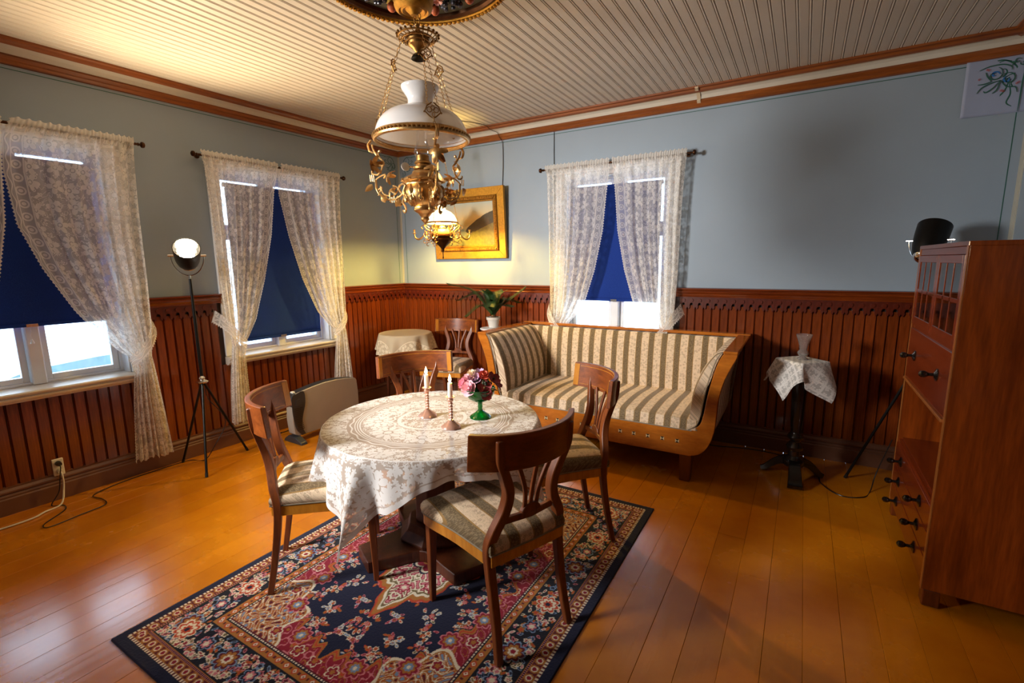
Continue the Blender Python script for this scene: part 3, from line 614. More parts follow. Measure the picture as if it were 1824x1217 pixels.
    for (a, b) in ((.10, .40), (.22, .32), (.30, .16), (.34, .02), (.18, .50), (.04, .56), (.30, .46), (.12, .26), (.40, .28), (.09, .63), (.24, .60), (.22, .10), (.27, .39), (.36, .22), (.03, .47), (.16, .575), (.38, .11)): sprig(a, b, .037, mf)
    for (a, b) in ((.42, .10), (.385, .38), (.33, .56), (.16, .665), (.44, .22)): stamp(a, b, .05, [(1, rose), (.86, crim), (.62, ochre), (.4, sky), (.18, ivory)], 8, 0, .28, mask=fld); sprig(a, b-.075, .026, mf)
    for (a, b) in ((.46, .0), (.47, .34), (.42, .50), (.0, .72), (.27, .70), (.10, .72)): stamp(a, b, .03, [(1, ivory), (.8, crim), (.4, ochre)], 5, .3, .4, mask=fld & (k > R))
    # central medallion
    rm = ((ax/.21)**1.3+(ay/.36)**1.3)**(1/1.3); tm = np.arctan2(ay/.34, ax/.21); Rm = 1+.09*np.cos(tm*8)+.03*np.cos(tm*24)
    put(fld & (rm < Rm+.14), rust); put(fld & (rm < Rm+.09), ochre); put(fld & (rm < Rm), ivory); q1 = np.sin(ax*105+1.8*np.sin(ay*80))*np.sin(ay*95+1.8*np.sin(ax*85)); put(fld & (rm < Rm-.10) & (q1 > .12), crim); put(fld & (rm < Rm-.10) & (q1 > .6), rose); put(fld & (rm < Rm-.10) & (q1 < -.6), olive)
    put(fld & (np.abs(rm-(Rm-.08)) < .02), olive); stamp(0, 0, .12, [(1, navy), (.9, ivory), (.8, crim), (.55, ochre), (.35, navy), (.2, ivory)], 8, 0, .25)
    for (a, b) in ((.10, .17), (.0, .235), (.15, .07)): stamp(a, b, .034, [(1, crim), (.7, rose), (.4, ivory)], 6, 0, .35)
    # main border: big rosettes with sprigs and leaves between
    mb_ = (e >= .112) & (e < .258)
    c0 = .185
    P = [(hx-c0, .0), (hx-c0, .30), (hx-c0, .60), (hx-c0, .86), (.0, hy-c0), (.30, hy-c0), (.60, hy-c0)]
    for i in range(700):
        if i % 2: a, b = R2.uniform(0, hx), hy-R2.uniform(.118, .252)
        else: a, b = hx-R2.uniform(.118, .252), R2.uniform(0, hy)
        c_ = R2.choice([(ivory, olive), (ivory, rose), (rose, wine), (ochre, rust), (sky, navy), (ivory, crim)])
        if i % 5 == 0: stamp(a, b, .016, [(1, c_[0]), (.6, c_[1])], 5, R2.random(), .4, mask=mb_)
        else: leaf(a, b, R2.uniform(.009, .016), .006, R2.uniform(0, PI), c_[0], c_[1], mb_)
    for i, (a, b) in enumerate(P):
        cs = [(1, ivory), (.9, rust), (.68, ivory), (.42, (rust, sky)[i % 2]), (.2, navy)] if i % 2 == 0 else [(1, sky), (.86, wine), (.66, ochre), (.4, ivory), (.2, crim)]
        stamp(a, b, .056, cs, 8, 0, .3, mask=mb_)
    for (a, b) in [(hx-c0, v) for v in (.15, .45, .73)]+[(u, hy-c0) for u in (.15, .45)]: stamp(a, b, .036, [(1, sky), (.85, navy), (.6, rose), (.35, ivory)], 6, .2, .35, mask=mb_)
    # knots: slight unevenness of the wool
    g = np.random.RandomState(5); col *= (1+.16*(g.rand(ny, nx, 1)-.5)); col = np.clip(col, 0, 1)
    zz = np.full(x.shape, 0.0)+g.rand(ny, nx)*.0012; zz[0, :] = zz[-1, :] = -.006; zz[:, 0] = zz[:, -1] = -.006
    me = bpy.data.meshes.new('rug'); nv = nx*ny; co = np.stack([x, y, zz], -1).reshape(-1); me.vertices.add(nv); me.vertices.foreach_set('co', co)
    i, j = np.meshgrid(np.arange(nx-1), np.arange(ny-1)); a = (j*nx+i).reshape(-1); fs = np.stack([a, a+1, a+nx+1, a+nx], -1).reshape(-1); nf = len(a)
    me.loops.add(nf*4); me.loops.foreach_set('vertex_index', fs.astype(np.int32)); me.polygons.add(nf); me.polygons.foreach_set('loop_start', np.arange(0, nf*4, 4, dtype=np.int32)); me.update(calc_edges=True)
    ca = me.color_attributes.new('weave', 'FLOAT_COLOR', 'POINT'); ca.data.foreach_set('color', np.concatenate([col.reshape(-1, 3), np.ones((nv, 1))], 1).astype(np.float32).reshape(-1))
    N = NT('woven_wool'); N.l(N.attr('weave').outputs['Color'], N.b.inputs['Base Color']); N.b.inputs['Roughness'].default_value = .95; N.b.inputs['Specular IOR Level'].default_value = .15; N.b.inputs['Sheen Weight'].default_value = .2; me.materials.append(N.m)
    t = thing('rug', 'navy and crimson patterned oriental rug under the round dining table', 'rug', (2.505, -2.488, RUGZ))
    link('woven_pile', me, t)
    b = MB(); b.box(-hx+.004, hx-.004, -hy+.004, hy-.004, -.0065, -.002).build('backing', M_sub, t)
    fr = MB(); q = random.Random(2)
    for sy in (-1, 1):
        for i in range(330):
            xx = -hx+.003+i*(2*hx-.006)/329; l = q.uniform(.006, .013); fr.add([(xx-.0012, sy*hy, -.004), (xx+.0012, sy*hy, -.004), (xx+q.uniform(-.003, .003), sy*(hy+l), -.0062)], [(0, 1, 2)])
    fr.build('cut_fringe', plain('navy_fringe', (40, 40, 70), .9), t, recalc=False, kind='stuff')
make_rug()

# ------------------------------------------------------------------ dining chairs
def make_chair(label):
    t = thing('dining_chair', label, 'chair', (0, 0, 0), 0, 'mahogany dining chairs with striped seats')
    for s in (-1, 1):
        path = smooth_path([(s*.178, -.262, 0), (s*.168, -.232, .16), (s*.170, -.205, .34), (s*.172, -.200, .44), (s*.160, -.212, .50), (s*.118, -.226, .585), (s*.108, -.240, .66), (s*.130, -.252, .73), (s*.156, -.262, .79), (s*.163, -.268, .83), (s*.165, -.272, .885)], 4)
        n = len(path); m = MB(); m.sweep(path, [.030+.010*S(PI*min(1, i/n*1.1)) for i in range(n)], [.024+.012*S(PI*min(1, i/n)) for i in range(n)], up=(0, 1, 0))
        m.build('rear_leg', M_chair, t, smooth=True, bevel=.003)
        m = MB(); m.sweep([(s*.205, .200, .43), (s*.205, .203, .30), (s*.207, .208, 0)], [.040, .035, .024], [.040, .035, .024], up=(0, 1, 0)); m.build('leg', M_chair, t, bevel=.003)
    # seat rails following a rounded trapezoid
    out = smooth_path([(-.172, -.215), (-.19, 0), (-.222, .20), (-.18, .222), (0, .238), (.18, .222), (.222, .20), (.19, 0), (.172, -.215)], 5)
    m = MB(); m.sweep([(x, y, .400) for x, y in out]+[(0.1, -.218, .400), (0, -.219, .400), (-.1, -.218, .400)], .022, .044, up=(0, 0, 1), closed=True); m.build('seat_rail', M_birch, t, smooth=True, label='golden seat rail')
    loop = out+[(.1, -.218), (0, -.22), (-.1, -.218)]; nl = len(loop); cx, cy = 0, .01
    m = MB()
    lv = [(1.03, .423), (1.06, .430), (1.075, .444), (1.07, .458), (1.03, .474), (.95, .487), (.80, .499), (.5, .508), (.2, .511)]
    rings = [[(cx+(p[0]-cx)*k, cy+(p[1]-cy)*k, z) for p in loop] for k, z in lv]; m._rings(rings, False); m.build('seat_cushion', M_fabc, t, smooth=True)
    m = MB(); m.tube([(cx+(p[0]-cx)*1.05, cy+(p[1]-cy)*1.06, .4275) for p in loop], .0042, 6, closed=True); m.build('piping', M_piping, t, smooth=True)
    # curved top rail: veneered front, ends sweeping forward
    def rail(r_in, r_out, z0, z1, nm, mat, a=.98, lean=.1):
        m = MB(); n = 22; R = .33; rings = []
        for i in range(n+1):
            th = -a*.86+2*a*.86*i/n; ring = []
            for rr, z in ((R+r_in, z0), (R+r_out, z0), (R+r_out, z1), (R+r_in, z1)):
                yy = -.296+R*.985-rr*CO(th)-(z-.80)*lean; ring.append((rr*S(th), yy, z))
            rings.append(ring)
        m._rings(rings, False); return m.build(nm, mat, t, smooth=True, bevel=.003 if nm == 'top_rail' else 0)
    rail(-.012, .012, .765, .905, 'top_rail', M_chairx)
    m = MB(); R = .33
    for z0, z1, a0, a1 in ((.782, .7845, -.72, .72), (.886, .8885, -.72, .72)):
        rings = []
        for i in range(17):
            th = a0+(a1-a0)*i/16; rings.append([(rr*S(th), -.296+R*.985-rr*CO(th)-(z-.80)*.1, z) for rr, z in ((R-.0133, z0), (R-.0115, z0), (R-.0115, z1), (R-.0133, z1))])
        m._rings(rings, False)
    m.build('inlay_line', M_birch, t, label='pale inlay line')
    for s in (-1, 1):   # golden end panels
        m = MB(); rings = []
        for i in range(5):
            th = s*(.74+.10*i/4); rings.append([(rr*S(th), -.296+R*.985-rr*CO(th)-(z-.80)*.1, z) for rr, z in ((R-.0132, .772), (R-.0115, .772), (R-.0115, .898), (R-.0132, .898))])
        m._rings(rings, False); m.build('end_panel', M_birch, t, label='golden burr veneer end panel')
    # cross rail with a half-round boss, three splats fanning up
    m = MB(); m.sweep([(-.115, -.221, .545), (0, -.236, .545), (.115, -.221, .545)], .020, .026, up=(0, 0, 1))
    m.build('cross_rail', M_chair, t, bevel=.003)
    m = MB(); m.prism([(.045*CO(a*PI/12), .555+.038*S(a*PI/12)) for a in range(13)], -.246, -.222); m.build('half_round_boss', M_chair, t, bevel=.003)
    for k, (x0, x1, x2) in enumerate(((-.028, -.036, -.085), (0, 0, 0), (.028, .036, .085))):
        m = MB(); p = smooth_path([(x0, -.234, .575), (x1, -.248, .66), (x2, -.268 if k != 1 else -.282, .785)], 6); m.sweep(p, .017, .012, up=(0, 1, 0)); m.build('splat', M_chair, t, smooth=True, bevel=.002)
    return t
def rz_of(deg): return math.radians(deg-90)   # chair faces local +y
chairs = [((2.056, -2.752, RUGZ), 46, 'mahogany dining chair nearest the grey heater, its seat half under the tablecloth'),
          ((2.945, -2.605, RUGZ), 158, 'mahogany dining chair in front of the round table, seen from behind'),
          ((2.90, -1.92, RUGZ), 224, 'mahogany dining chair standing between the round table and the striped sofa'),
          ((2.01, -1.985, RUGZ), 324, 'mahogany dining chair behind the two lit candles, only its back showing'),
          ((.90, -.335, 0), 283, 'mahogany chair against the panelling between the small clothed table and the palm')]
c0 = make_chair(chairs[0][2]); c0.location = chairs[0][0]; c0.rotation_euler = (0, 0, rz_of(chairs[0][1]))
for loc, a, lb in chairs[1:]: dup(c0, loc, rz_of(a), lb)

# ------------------------------------------------------------------ dining table
TC = Vector((2.39, -2.345, RUGZ)); TZ = .70
t = thing('dining_table', 'round mahogany pedestal dining table under a white lace cloth', 'table', TC, math.radians(-27))
MB().lathe([(.52, .655-RUGZ), (.535, .66-RUGZ), (.541, .672-RUGZ), (.541, .688-RUGZ), (.535, .696-RUGZ), (.001, .696-RUGZ)], 64).build('tabletop', M_pedw, t, smooth=True)
MB().lathe([(.44, .60), (.46, .605), (.46, .655-RUGZ), (.40, .655-RUGZ)], 48).build('apron', M_pedw, t, smooth=True)
pl = []
for q in range(4):
    a0 = q*PI/2; tip = .40; n = 9
    pl += [(tip*CO(a0)-(-.085)*S(a0)*-1*-1 if False else tip*CO(a0)+.085*S(a0), tip*S(a0)-.085*CO(a0)), (tip*CO(a0)-.085*S(a0), tip*S(a0)+.085*CO(a0))]
    A = Vector((tip*CO(a0)-.085*S(a0), tip*S(a0)+.085*CO(a0))); a1 = a0+PI/2; B = Vector((tip*CO(a1)+.085*S(a1), tip*S(a1)-.085*CO(a1)))
    for i in range(1, n): u = i/n; p = A.lerp(B, u); p = p*(1-.42*S(PI*u)); pl.append((p.x, p.y))
MB().prism(pl, .001, .062, 'xy').build('platform_base', M_pedw, t, bevel=.004)
MB().lathe([(.20, .062), (.205, .08), (.165, .115), (.15, .15)], 8).build('base_plinth', M_pedw, t, bevel=.003)
MB().lathe([(.115, .15), (.11, .40), (.118, .575)], 8).build('octagonal_column', M_pedw, t, bevel=.004)
MB().lathe([(.12, .575), (.20, .60), (.22, .612)], 8).build('column_capital', M_pedw, t, bevel=.003)

# ------------------------------------------------------------------ lace tablecloth draped over the round top
def drape(center, R, zt, ext, ang, n, mat, name, label, folds=(13, .9, .16), seed=1, flare=.0, group=None):
    # ext: half extents along the four edge normals (angle ang, +90, +180, +270)
    e0, e1, e2, e3 = ext; A = math.radians(ang); ca, sa = CO(A), S(A); r3 = random.Random(seed); ph = [r3.uniform(0, 6.28) for _ in range(4)]
    vs, fs, uv, ed = [], [], [], []
    for j in range(n+1):
        for i in range(n+1):
            a = -e2+(e0+e2)*i/n; b = -e3+(e1+e3)*j/n; px, py = a*ca-b*sa, a*sa+b*ca; r = math.hypot(px, py); th = math.atan2(py, px)
            uv.append((px, py)); ed.append(min(e0-a, a+e2, e1-b, b+e3))
            rb = .012
            if r <= R: vs.append((px, py, zt+.0012*S(px*31+1)*S(py*27)))
            else:
                d = r-R; k = folds[0]; amp = folds[2]*min(d, .45)*folds[1]
                f = (S(k*th+ph[0])+.55*S((k*1.7)*th+ph[1])+.3*S(k*2.6*th+ph[2]))/1.3
                th2 = th+.18*d*S(k*th+ph[0]+1.2)
                rad = R+.012*(1-math.exp(-d/.02))+amp*f*.55+amp*.35+flare*d
                z = zt-max(0, d-.006)*(1-.04*abs(f)); vs.append((rad*CO(th2), rad*S(th2), z-.004*(1-math.exp(-d/.01))))
    for j in range(n):
        for i in range(n): a = j*(n+1)+i; fs.append((a, a+1, a+n+2, a+n+1))
    me = bpy.data.meshes.new(name); me.from_pydata(vs, [], fs); me.update(); me.polygons.foreach_set('use_smooth', [True]*len(fs))
    ul = me.uv_layers.new(name='UVMap'); vi = np.zeros(len(me.loops), dtype=np.int32); me.loops.foreach_get('vertex_index', vi); ul.data.foreach_set('uv', np.array(uv, dtype=np.float32)[vi].reshape(-1))
    at = me.attributes.new('edge', 'FLOAT', 'POINT'); at.data.foreach_set('value', np.array(ed, dtype=np.float32)); me.materials.append(mat)
    o = link(name, me, loc=center); return tag(o, label, 'tablecloth', group)
drape((TC.x, TC.y, 0), .545, TZ, (.650, .665, .775, .76), -38, 260, M_laceT, 'lace_tablecloth', 'white lace tablecloth with hanging corners on the round dining table', (12, 1.0, .30), 4)

# ------------------------------------------------------------------ sofa
t = thing('sofa', 'long birch sofa with scrolled arms and striped floral upholstery by the window', 'sofa', (2.69, -.53, 0))
OUT = [(.99, .915), (.985, .885), (.955, .82), (.918, .72), (.893, .60), (.886, .48), (.878, .38), (.85, .285), (.80, .218), (.73, .19)]
INN = [(.915, .918), (.885, .865), (.852, .75), (.826, .62), (.808, .49), (.785, .415), (.735, .375)]
so, si = smooth_path(OUT, 4), smooth_path(INN, 4)
poly = [(x, z) for x, z in so]+[(-x, z) for x, z in reversed(so)]+[(-x, z) for x, z in si]+[(x, z) for x, z in reversed(si)]
FY0, FY1 = -.415, -.372     # front board (local y)
MB().prism(poly, FY0, FY1).build('front_frame', M_sofaw, t, bevel=.003)
BK = .445
for s in (-1, 1):
    m = MB(); prof = [(s*x, z) for x, z in so]; inn = [(s*(x-.0), z) for x, z in si]
    m.prism([(s*(x-.012), z) for x, z in so]+[(s*(x+.012), z) for x, z in reversed(si)], FY1-.0, BK-.02); arm = m.build('arm', M_faby, t, smooth=True)
    pad = smooth_path([(.905, .912), (.862, .885), (.80, .78), (.752, .65), (.728, .53), (.722, .44)], 4)
    back = [(min(x+.06, .90), z) for x, z in pad]
    m = MB(); rings = []; ny_ = 10
    for q in range(ny_+1):
        v = q/ny_; yy = FY1-.028+(BK-.12-FY1+.028)*v; dd = .026*min(1, v*9, 1)-.0; dd = .004+.024*math.sqrt(max(0, min(1, v*7)))
        rings.append([(s*(x-dd*S(PI*min(1, .12+.86*i/len(pad)))), yy, z) for i, (x, z) in enumerate(pad)]+[(s*x, yy, z) for x, z in reversed(back)])
    m._rings(rings, False); m.build('arm_pad', M_faby, t, smooth=True)
    MB().box(*sorted((s*.905, s*.992)), FY0-.004, BK+.02, .908, .928).build('arm_top_rail', M_sofaw, t, bevel=.005)
    m = MB(); m.tube([(s*(x-.018), FY0-.002, z) for x, z in smooth_path(INN, 4)], .0042, 6); m.build('piping', M_piping, t, smooth=True)
MB().tube([(x, FY0-.002, .372) for x in (-.74, 0, .74)], .0042, 6).build('piping', M_piping, t)
# back, seat
m = MB(); nU, nV = 24, 12
def bk(u, v):
    z = .40+.505*v; hw = .735+.17*v**1.5; x = (u*2-1)*hw; b = .03*S(PI*min(1, max(0, v)))**.5*(1-abs(u*2-1)**8); return (x, .30+.035*v-b, z)
m.grid(bk, nU, nV); m.build('backrest', M_fabx, t, smooth=True, recalc=False)
MB().prism([(-.79, .2), (.79, .2), (.88, .40), (.93, .90), (-.93, .90), (-.88, .40)], .34, BK).build('back_frame', M_fabx, t)
MB().box(-.995, .995, BK-.075, BK+.02, .908, .932).build('top_rail', M_sofaw, t, bevel=.005)
def st(u, v):
    x = (u*2-1)*(.775); y = -.432+v*.75; c = .022*(1-abs(u*2-1)**6)*S(PI*min(1, v*1.05+.1)); 
    if v < .001: return (x, -.418, .376)
    fr = max(0, 1-(y+.432)/.06); return (x, y-.006*fr, .445-.03*fr*fr+c+.012*v)
m = MB(); m.grid(st, 30, 24); m.build('seat', M_fabx, t, smooth=True, recalc=False)
MB().box(-.77, .77, FY1, BK-.02, .21, .37).build('seat_frame', M_sofad, t)
for s in (-1, 1):
    for yy in (-.405, .37): 
        m = MB(); m.sweep([(s*.705, yy+.035, .21), (s*.705, yy+.035, 0)], [.082, .07], [.07, .06], up=(0, 1, 0)); m.build('leg', M_sofad, t, bevel=.004)
M_ivoryin = plain('ivory_inlay', (214, 190, 140), .4); M_ebony = plain('ebony_inlay', (24, 18, 12), .4)
for i in range(14):
    x = -.65+i*.1; z = .285; r = .0125; y0, y1 = FY0-.0015, FY0+.001
    e_ = MB(); e_.prism([(x-r, z-r), (x+r, z-r), (x+r, z+r), (x-r, z+r)], y0+.0005, y1); eo = e_.build('square_inlay', M_ebony, t, label='small square inlay with pale triangles')
    q = MB(); q.prism([(x-r, z-r), (x, z), (x-r, z+r)], y0, y1); q.prism([(x+r, z-r), (x+r, z+r), (x, z)], y0, y1); q.build('pale_triangle', M_ivoryin, eo)

# ------------------------------------------------------------------ secretary cabinet
CX, CY0, CY1, CH = 4.535, -.735, -1.66, 1.545
t = thing('secretary_desk', 'tall flame mahogany secretary desk with glazed doors and black knobs', 'secretary', (CX, (CY0+CY1)/2, 0))
hw = (CY0-CY1)/2; D = .52
for s in (-1, 1):
    MB().box(.0, D, *sorted((s*hw, s*(hw-.022))), .075, CH-.002).build('side_panel', M_cab, t, bevel=.002)
    MB().box(-.0035, .0, *sorted((s*(hw+.0), s*(hw-.024))), .075, CH-.002).build('inlaid_edge', M_cabe, t, label='pale inlaid front edge')
MB().box(-.004, D, -hw-.002, hw+.002, CH-.003, CH+.016).build('top_board', M_cab, t, bevel=.002)
MB().box(-.001, .02, -hw+.024, hw-.024, CH-.035, CH-.004).build('top_rail', M_cabf, t, bevel=.001)
MB().box(D-.015, D, -hw+.022, hw-.022, .08, CH-.004).build('back_panel', M_cabf, t)
for z in (1.125, .455, .085): MB().box(.004, D-.015, -hw+.022, hw-.022, z-.01, z+.01).build('shelf', M_cabf, t)
MB().box(.03, D-.015, -hw+.022, hw-.022, .836, .85).build('shelf', M_cabf, t)
for (x, y) in ((.035, -hw+.03), (.035, hw-.03), (D-.05, -hw+.03), (D-.05, hw-.03)): MB().box(x-.03, x+.03, y-.03, y+.03, 0, .075).build('foot', M_sofad, t, bevel=.003)
for s in (-1, 1):
    d = MB(); y0, y1 = sorted((s*.002, s*(hw-.026))); z0, z1 = 1.137, CH-.037; fr = .034; x0, x1 = -.004, .016
    d.box(x0, x1, y0, y0+fr, z0, z1); d.box(x0, x1, y1-fr, y1, z0, z1); d.box(x0, x1, y0+fr, y1-fr, z0, z0+fr+.012); d.box(x0, x1, y0+fr, y1-fr, z1-fr, z1)
    do = d.build('glazed_door', M_cabf, t, bevel=.0015)
    zm = z0+.185; b = MB().box(x0+.001, x0+.011, y0+fr, y1-fr, zm-.009, zm+.009).build('glazing_bar', M_cabf, do, bevel=.001)
    pw_ = (y1-y0-2*fr)/3
    for q in (1, 2): MB().box(x0+.001, x0+.011, y0+fr+q*pw_-.0055, y0+fr+q*pw_+.0055, z0+fr, z1-fr).build('glazing_bar', M_cabf, do, bevel=.001)
    for q in range(3):
        for (a, b) in ((z0+fr+.012, zm-.009), (zm+.009, z1-fr)): MB().box(-.0008, .0012, y0+fr+q*pw_+.005, y0+fr+(q+1)*pw_-.005, a, b).build('pane', M_cabpane, do)
MB().tube([(-.004, .03, 1.322), (-.02, .03, 1.322)], .003, 8).build('key', M_chrome, t)
MB().box(-.003, .017, -hw+.024, hw-.024, .838, 1.115).build('fall_flap', M_cabf, t, bevel=.002)
MB().box(-.012, .02, -hw+.024, hw-.024, .822, .836).build('flap_edge', M_cabe, t, bevel=.002)
def knob(parent, y, z, x=-.003):
    m = MB(); m.lathe([(.020, 0), (.020, .003), (.012, .006), (.0055, .009), (.005, .02), (.008, .024), (.0115, .031), (.0105, .040), (.005, .045), (.001, .046)], 16)
    m.xf(Matrix.Translation((x, y, z)) @ Matrix.Rotation(-PI/2, 4, 'Y') @ Matrix.Scale(1.4, 4)); return m.build('knob', M_blackw, parent, smooth=True)
for s in (-1, 1): knob(t, s*.25, .985)
for i, (z0, z1) in enumerate(((.33, .445), (.215, .325), (.10, .21))):
    dr = MB().box(-.003, .017, -hw+.024, hw-.024, z0, z1).build('drawer', M_cabf, t, bevel=.002)
    for s in (-1, 1): knob(dr, s*.25, (z0+z1)/2)
for y in (-.16, .16):   # shaped partitions inside the open compartment
    m = MB(); m.prism([(D-.02, .466), (D-.02, .834), (.10, .834)]+[(.10+.10*S(a*PI/10)**2+.12*a/10, .834-.368*a/10) for a in range(1, 10)]+[(.16, .466)], y-.008, y+.008, 'xz'); m.build('partition', M_cabf, t)
MB().box(.02, D-.02, -hw+.024, hw-.024, .466, .474).build('inner_board', M_cabf, t)
# ------------------------------------------------------------------ lace curtains on dark rods
def lerp(a, b, t): return a+(b-a)*t
def interp(tab, z):
    for (z0, v0), (z1, v1) in zip(tab, tab[1:]):
        if z <= z0 and z >= z1: return lerp(v0, v1, (z0-z)/(z0-z1))
    return tab[0][1] if z > tab[0][0] else tab[-1][1]
CW = 1.02
def curtain(side, c, sg, label, zb, inner, outer, seed, yoff=0.0):
    # sg: +1 panel on the growing local-X side of the window, -1 the other
    t = thing('lace_curtain', label, 'curtain', WP(side, c), RZ[side], 'white lace curtains tied back at the windows')
    r3 = random.Random(seed); ph = [r3.uniform(0, 6.28) for _ in range(6)]; nu, nv = 150, 110; zt = 2.362
    inn = [(z, x) for x, z in inner]; out = [(z, x) for x, z in outer]; ZT_ = .86
    vs, uv = [], []
    for j in range(nv+1):
        v = j/nv; z = lerp(zt, zb, v)
        xi, xo = interp(inn, z), interp(out, z); near = math.exp(-((z-ZT_)/.22)**2)
        for i in range(nu+1):
            a = i/nu; g = 1-(1-a)**(1.45 if z > ZT_ else 1.1); g = lerp(g, a, .35)
            x = lerp(xi, xo, g)
            fr = (S(a*2*PI*7.3+ph[0]+.5*S(v*5+ph[1]))+.5*S(a*2*PI*13+ph[2])) * lerp(.35, 1.45, a)
            amp = .013 if z > 2.2 else lerp(.013, .019, min(1, (2.2-z)/1.0))
            if z < ZT_: amp = .026
            y = -.10-amp*fr*(1-.35*near)-.02*near+yoff
            x += .004*S(a*60+ph[3])*min(1, v*6)
            if z > 2.29:   # gathered heading above and around the rod
                y = -.10-.012*abs(S(a*2*PI*16+ph[4]))-.010*S(PI*min(1, (2.362-z)/.06)); 
            zz = z+(.010*S(a*2*PI*9+ph[5]) if j == nv else 0)+(.005*S(a*2*PI*16+ph[4]) if j == 0 else 0)
            vs.append((sg*x, y, zz)); uv.append((a*CW, zt-z))
    fs = [(j*(nu+1)+i, j*(nu+1)+i+1, (j+1)*(nu+1)+i+1, (j+1)*(nu+1)+i) for j in range(nv) for i in range(nu)]
    def mk(nm, vs, fs, uv, mat):
        me = bpy.data.meshes.new(nm); me.from_pydata(vs, [], fs); me.update(); me.polygons.foreach_set('use_smooth', [True]*len(fs)); ul = me.uv_layers.new(name='UVMap')
        vi = np.zeros(len(me.loops), dtype=np.int32); me.loops.foreach_get('vertex_index', vi); ul.data.foreach_set('uv', np.array(uv, dtype=np.float32)[vi].reshape(-1)); me.materials.append(mat); return link(nm, me, t)
    mk('lace_panel', vs, fs, uv, M_lace)
    # wide lace tieback swept round the gathered cloth to a hook at the outer side
    xt = interp(inn, ZT_); xo = interp(out, ZT_)
    P = smooth_path([(xo+.085, -.012, 1.10), (xo+.05, -.10, 1.045), (xo-.0, -.155, .97), (lerp(xt, xo, .45), -.165, .90), (xt-.012, -.145, .845), (xt-.012, -.11, .835)], 8)
    vs, uv = [], []; n = len(P)-1; ac = 0
    for i, p in enumerate(P):
        if i: ac += (Vector(P[i])-Vector(P[i-1])).length
        w_ = lerp(.085, .05, i/n)
        for k in range(5): q = k/4; vs.append((sg*(p[0]-(-.35)*(q-.5)*w_*1.0-.0), p[1]+.006*S(q*PI), p[2]+(q-.5)*w_*-1.25)); uv.append(((1-q)*.09, ac))
    fs = [(i*5+k, i*5+k+1, (i+1)*5+k+1, (i+1)*5+k) for i in range(n) for k in range(4)]
    mk('tieback', vs, fs, uv, M_lace)
    return t
IN_A = [(.005, 2.37), (.012, 2.25), (.03, 2.10), (.06, 1.76), (.13, 1.42), (.215, 1.15), (.31, 1.0), (.40, .91), (.455, .86), (.452, .8), (.44, .6), (.42, .1)]
OUT_A = [(.625, 2.37), (.615, 2.25), (.60, 1.9), (.59, 1.4), (.575, 1.1), (.545, .86), (.553, .8), (.58, .5), (.61, .1)]
IN_B = [(.005, 2.37), (.02, 2.25), (.06, 2.12), (.12, 1.75), (.22, 1.37), (.33, 1.05), (.42, .9), (.455, .86), (.455, .8), (.45, .6), (.44, .1)]
IN_C = [(.03, 2.37), (-.03, 2.25), (-.05, 2.06), (-.03, 1.75), (.05, 1.49), (.17, 1.22), (.28, 1.04), (.37, .92), (.44, .86), (.44, .8), (.41, .55), (.37, .1)]
IN_D = [(.02, 2.37), (-.02, 2.25), (-.03, 2.10), (.03, 1.75), (.13, 1.37), (.26, 1.05), (.38, .9), (.455, .85), (.44, .75), (.40, .4), (.37, .1)]
# local +X on the left wall points to the corner
curtain('left', 3.18, 1, 'white lace curtain tied back left of the glowing tripod lamp, above the wall socket', .12, IN_C, OUT_A, 1)
curtain('left', 3.18, -1, 'white lace curtain on the window half farthest from the room corner', .12, IN_A, OUT_A, 2)
curtain('left', 1.515, -1, 'white lace curtain tied back just right of the glowing tripod lamp', .20, IN_B, OUT_A, 3)
curtain('left', 1.515, 1, 'white lace curtain whose hem drops behind the grey heater', .12, IN_D, OUT_A, 4)
curtain('back', 2.525, -1, 'white lace curtain behind the sofa, on the painting side of the window', .12, IN_A, OUT_A, 5)
curtain('back', 2.525, 1, 'white lace curtain behind the sofa, on the crystal vase side of the window', .12, IN_A, OUT_A, 6)
def rod(side, c, label):
    t = thing('curtain_rod', label, 'curtain rod', WP(side, c), RZ[side])
    MB().tube([(-.63, -.10, 2.325), (.63, -.10, 2.325)], .009, 10).build('pole', M_brassd, t, smooth=True)
    for s in (-1, 1):
        m = MB(); m.lathe([(.009, 0), (.008, .012), (.012, .018), (.007, .024), (.009, .03), (.019, .036), (.021, .042), (.018, .052), (.008, .058), (.001, .059)], 16); m.xf(Matrix.Translation((s*.63, -.10, 2.325)) @ Matrix.Rotation(s*PI/2, 4, 'Y')); m.build('finial', M_brassd, t, smooth=True)
        m = MB(); m.tube([(s*.615, -.10, 2.325), (s*.615, -.03, 2.325)], .006, 8); m.tube([(s*.615, -.034, 2.325), (s*.615, -.022, 2.325)], .018, 12); m.build('bracket', M_brassd, t, smooth=True)
rod('left', 3.18, 'dark curtain rod with knob finial above the window left of the tripod lamp')
rod('left', 1.515, 'dark curtain rod above the window behind the grey heater')
rod('back', 2.525, 'dark curtain rod above the window behind the sofa')

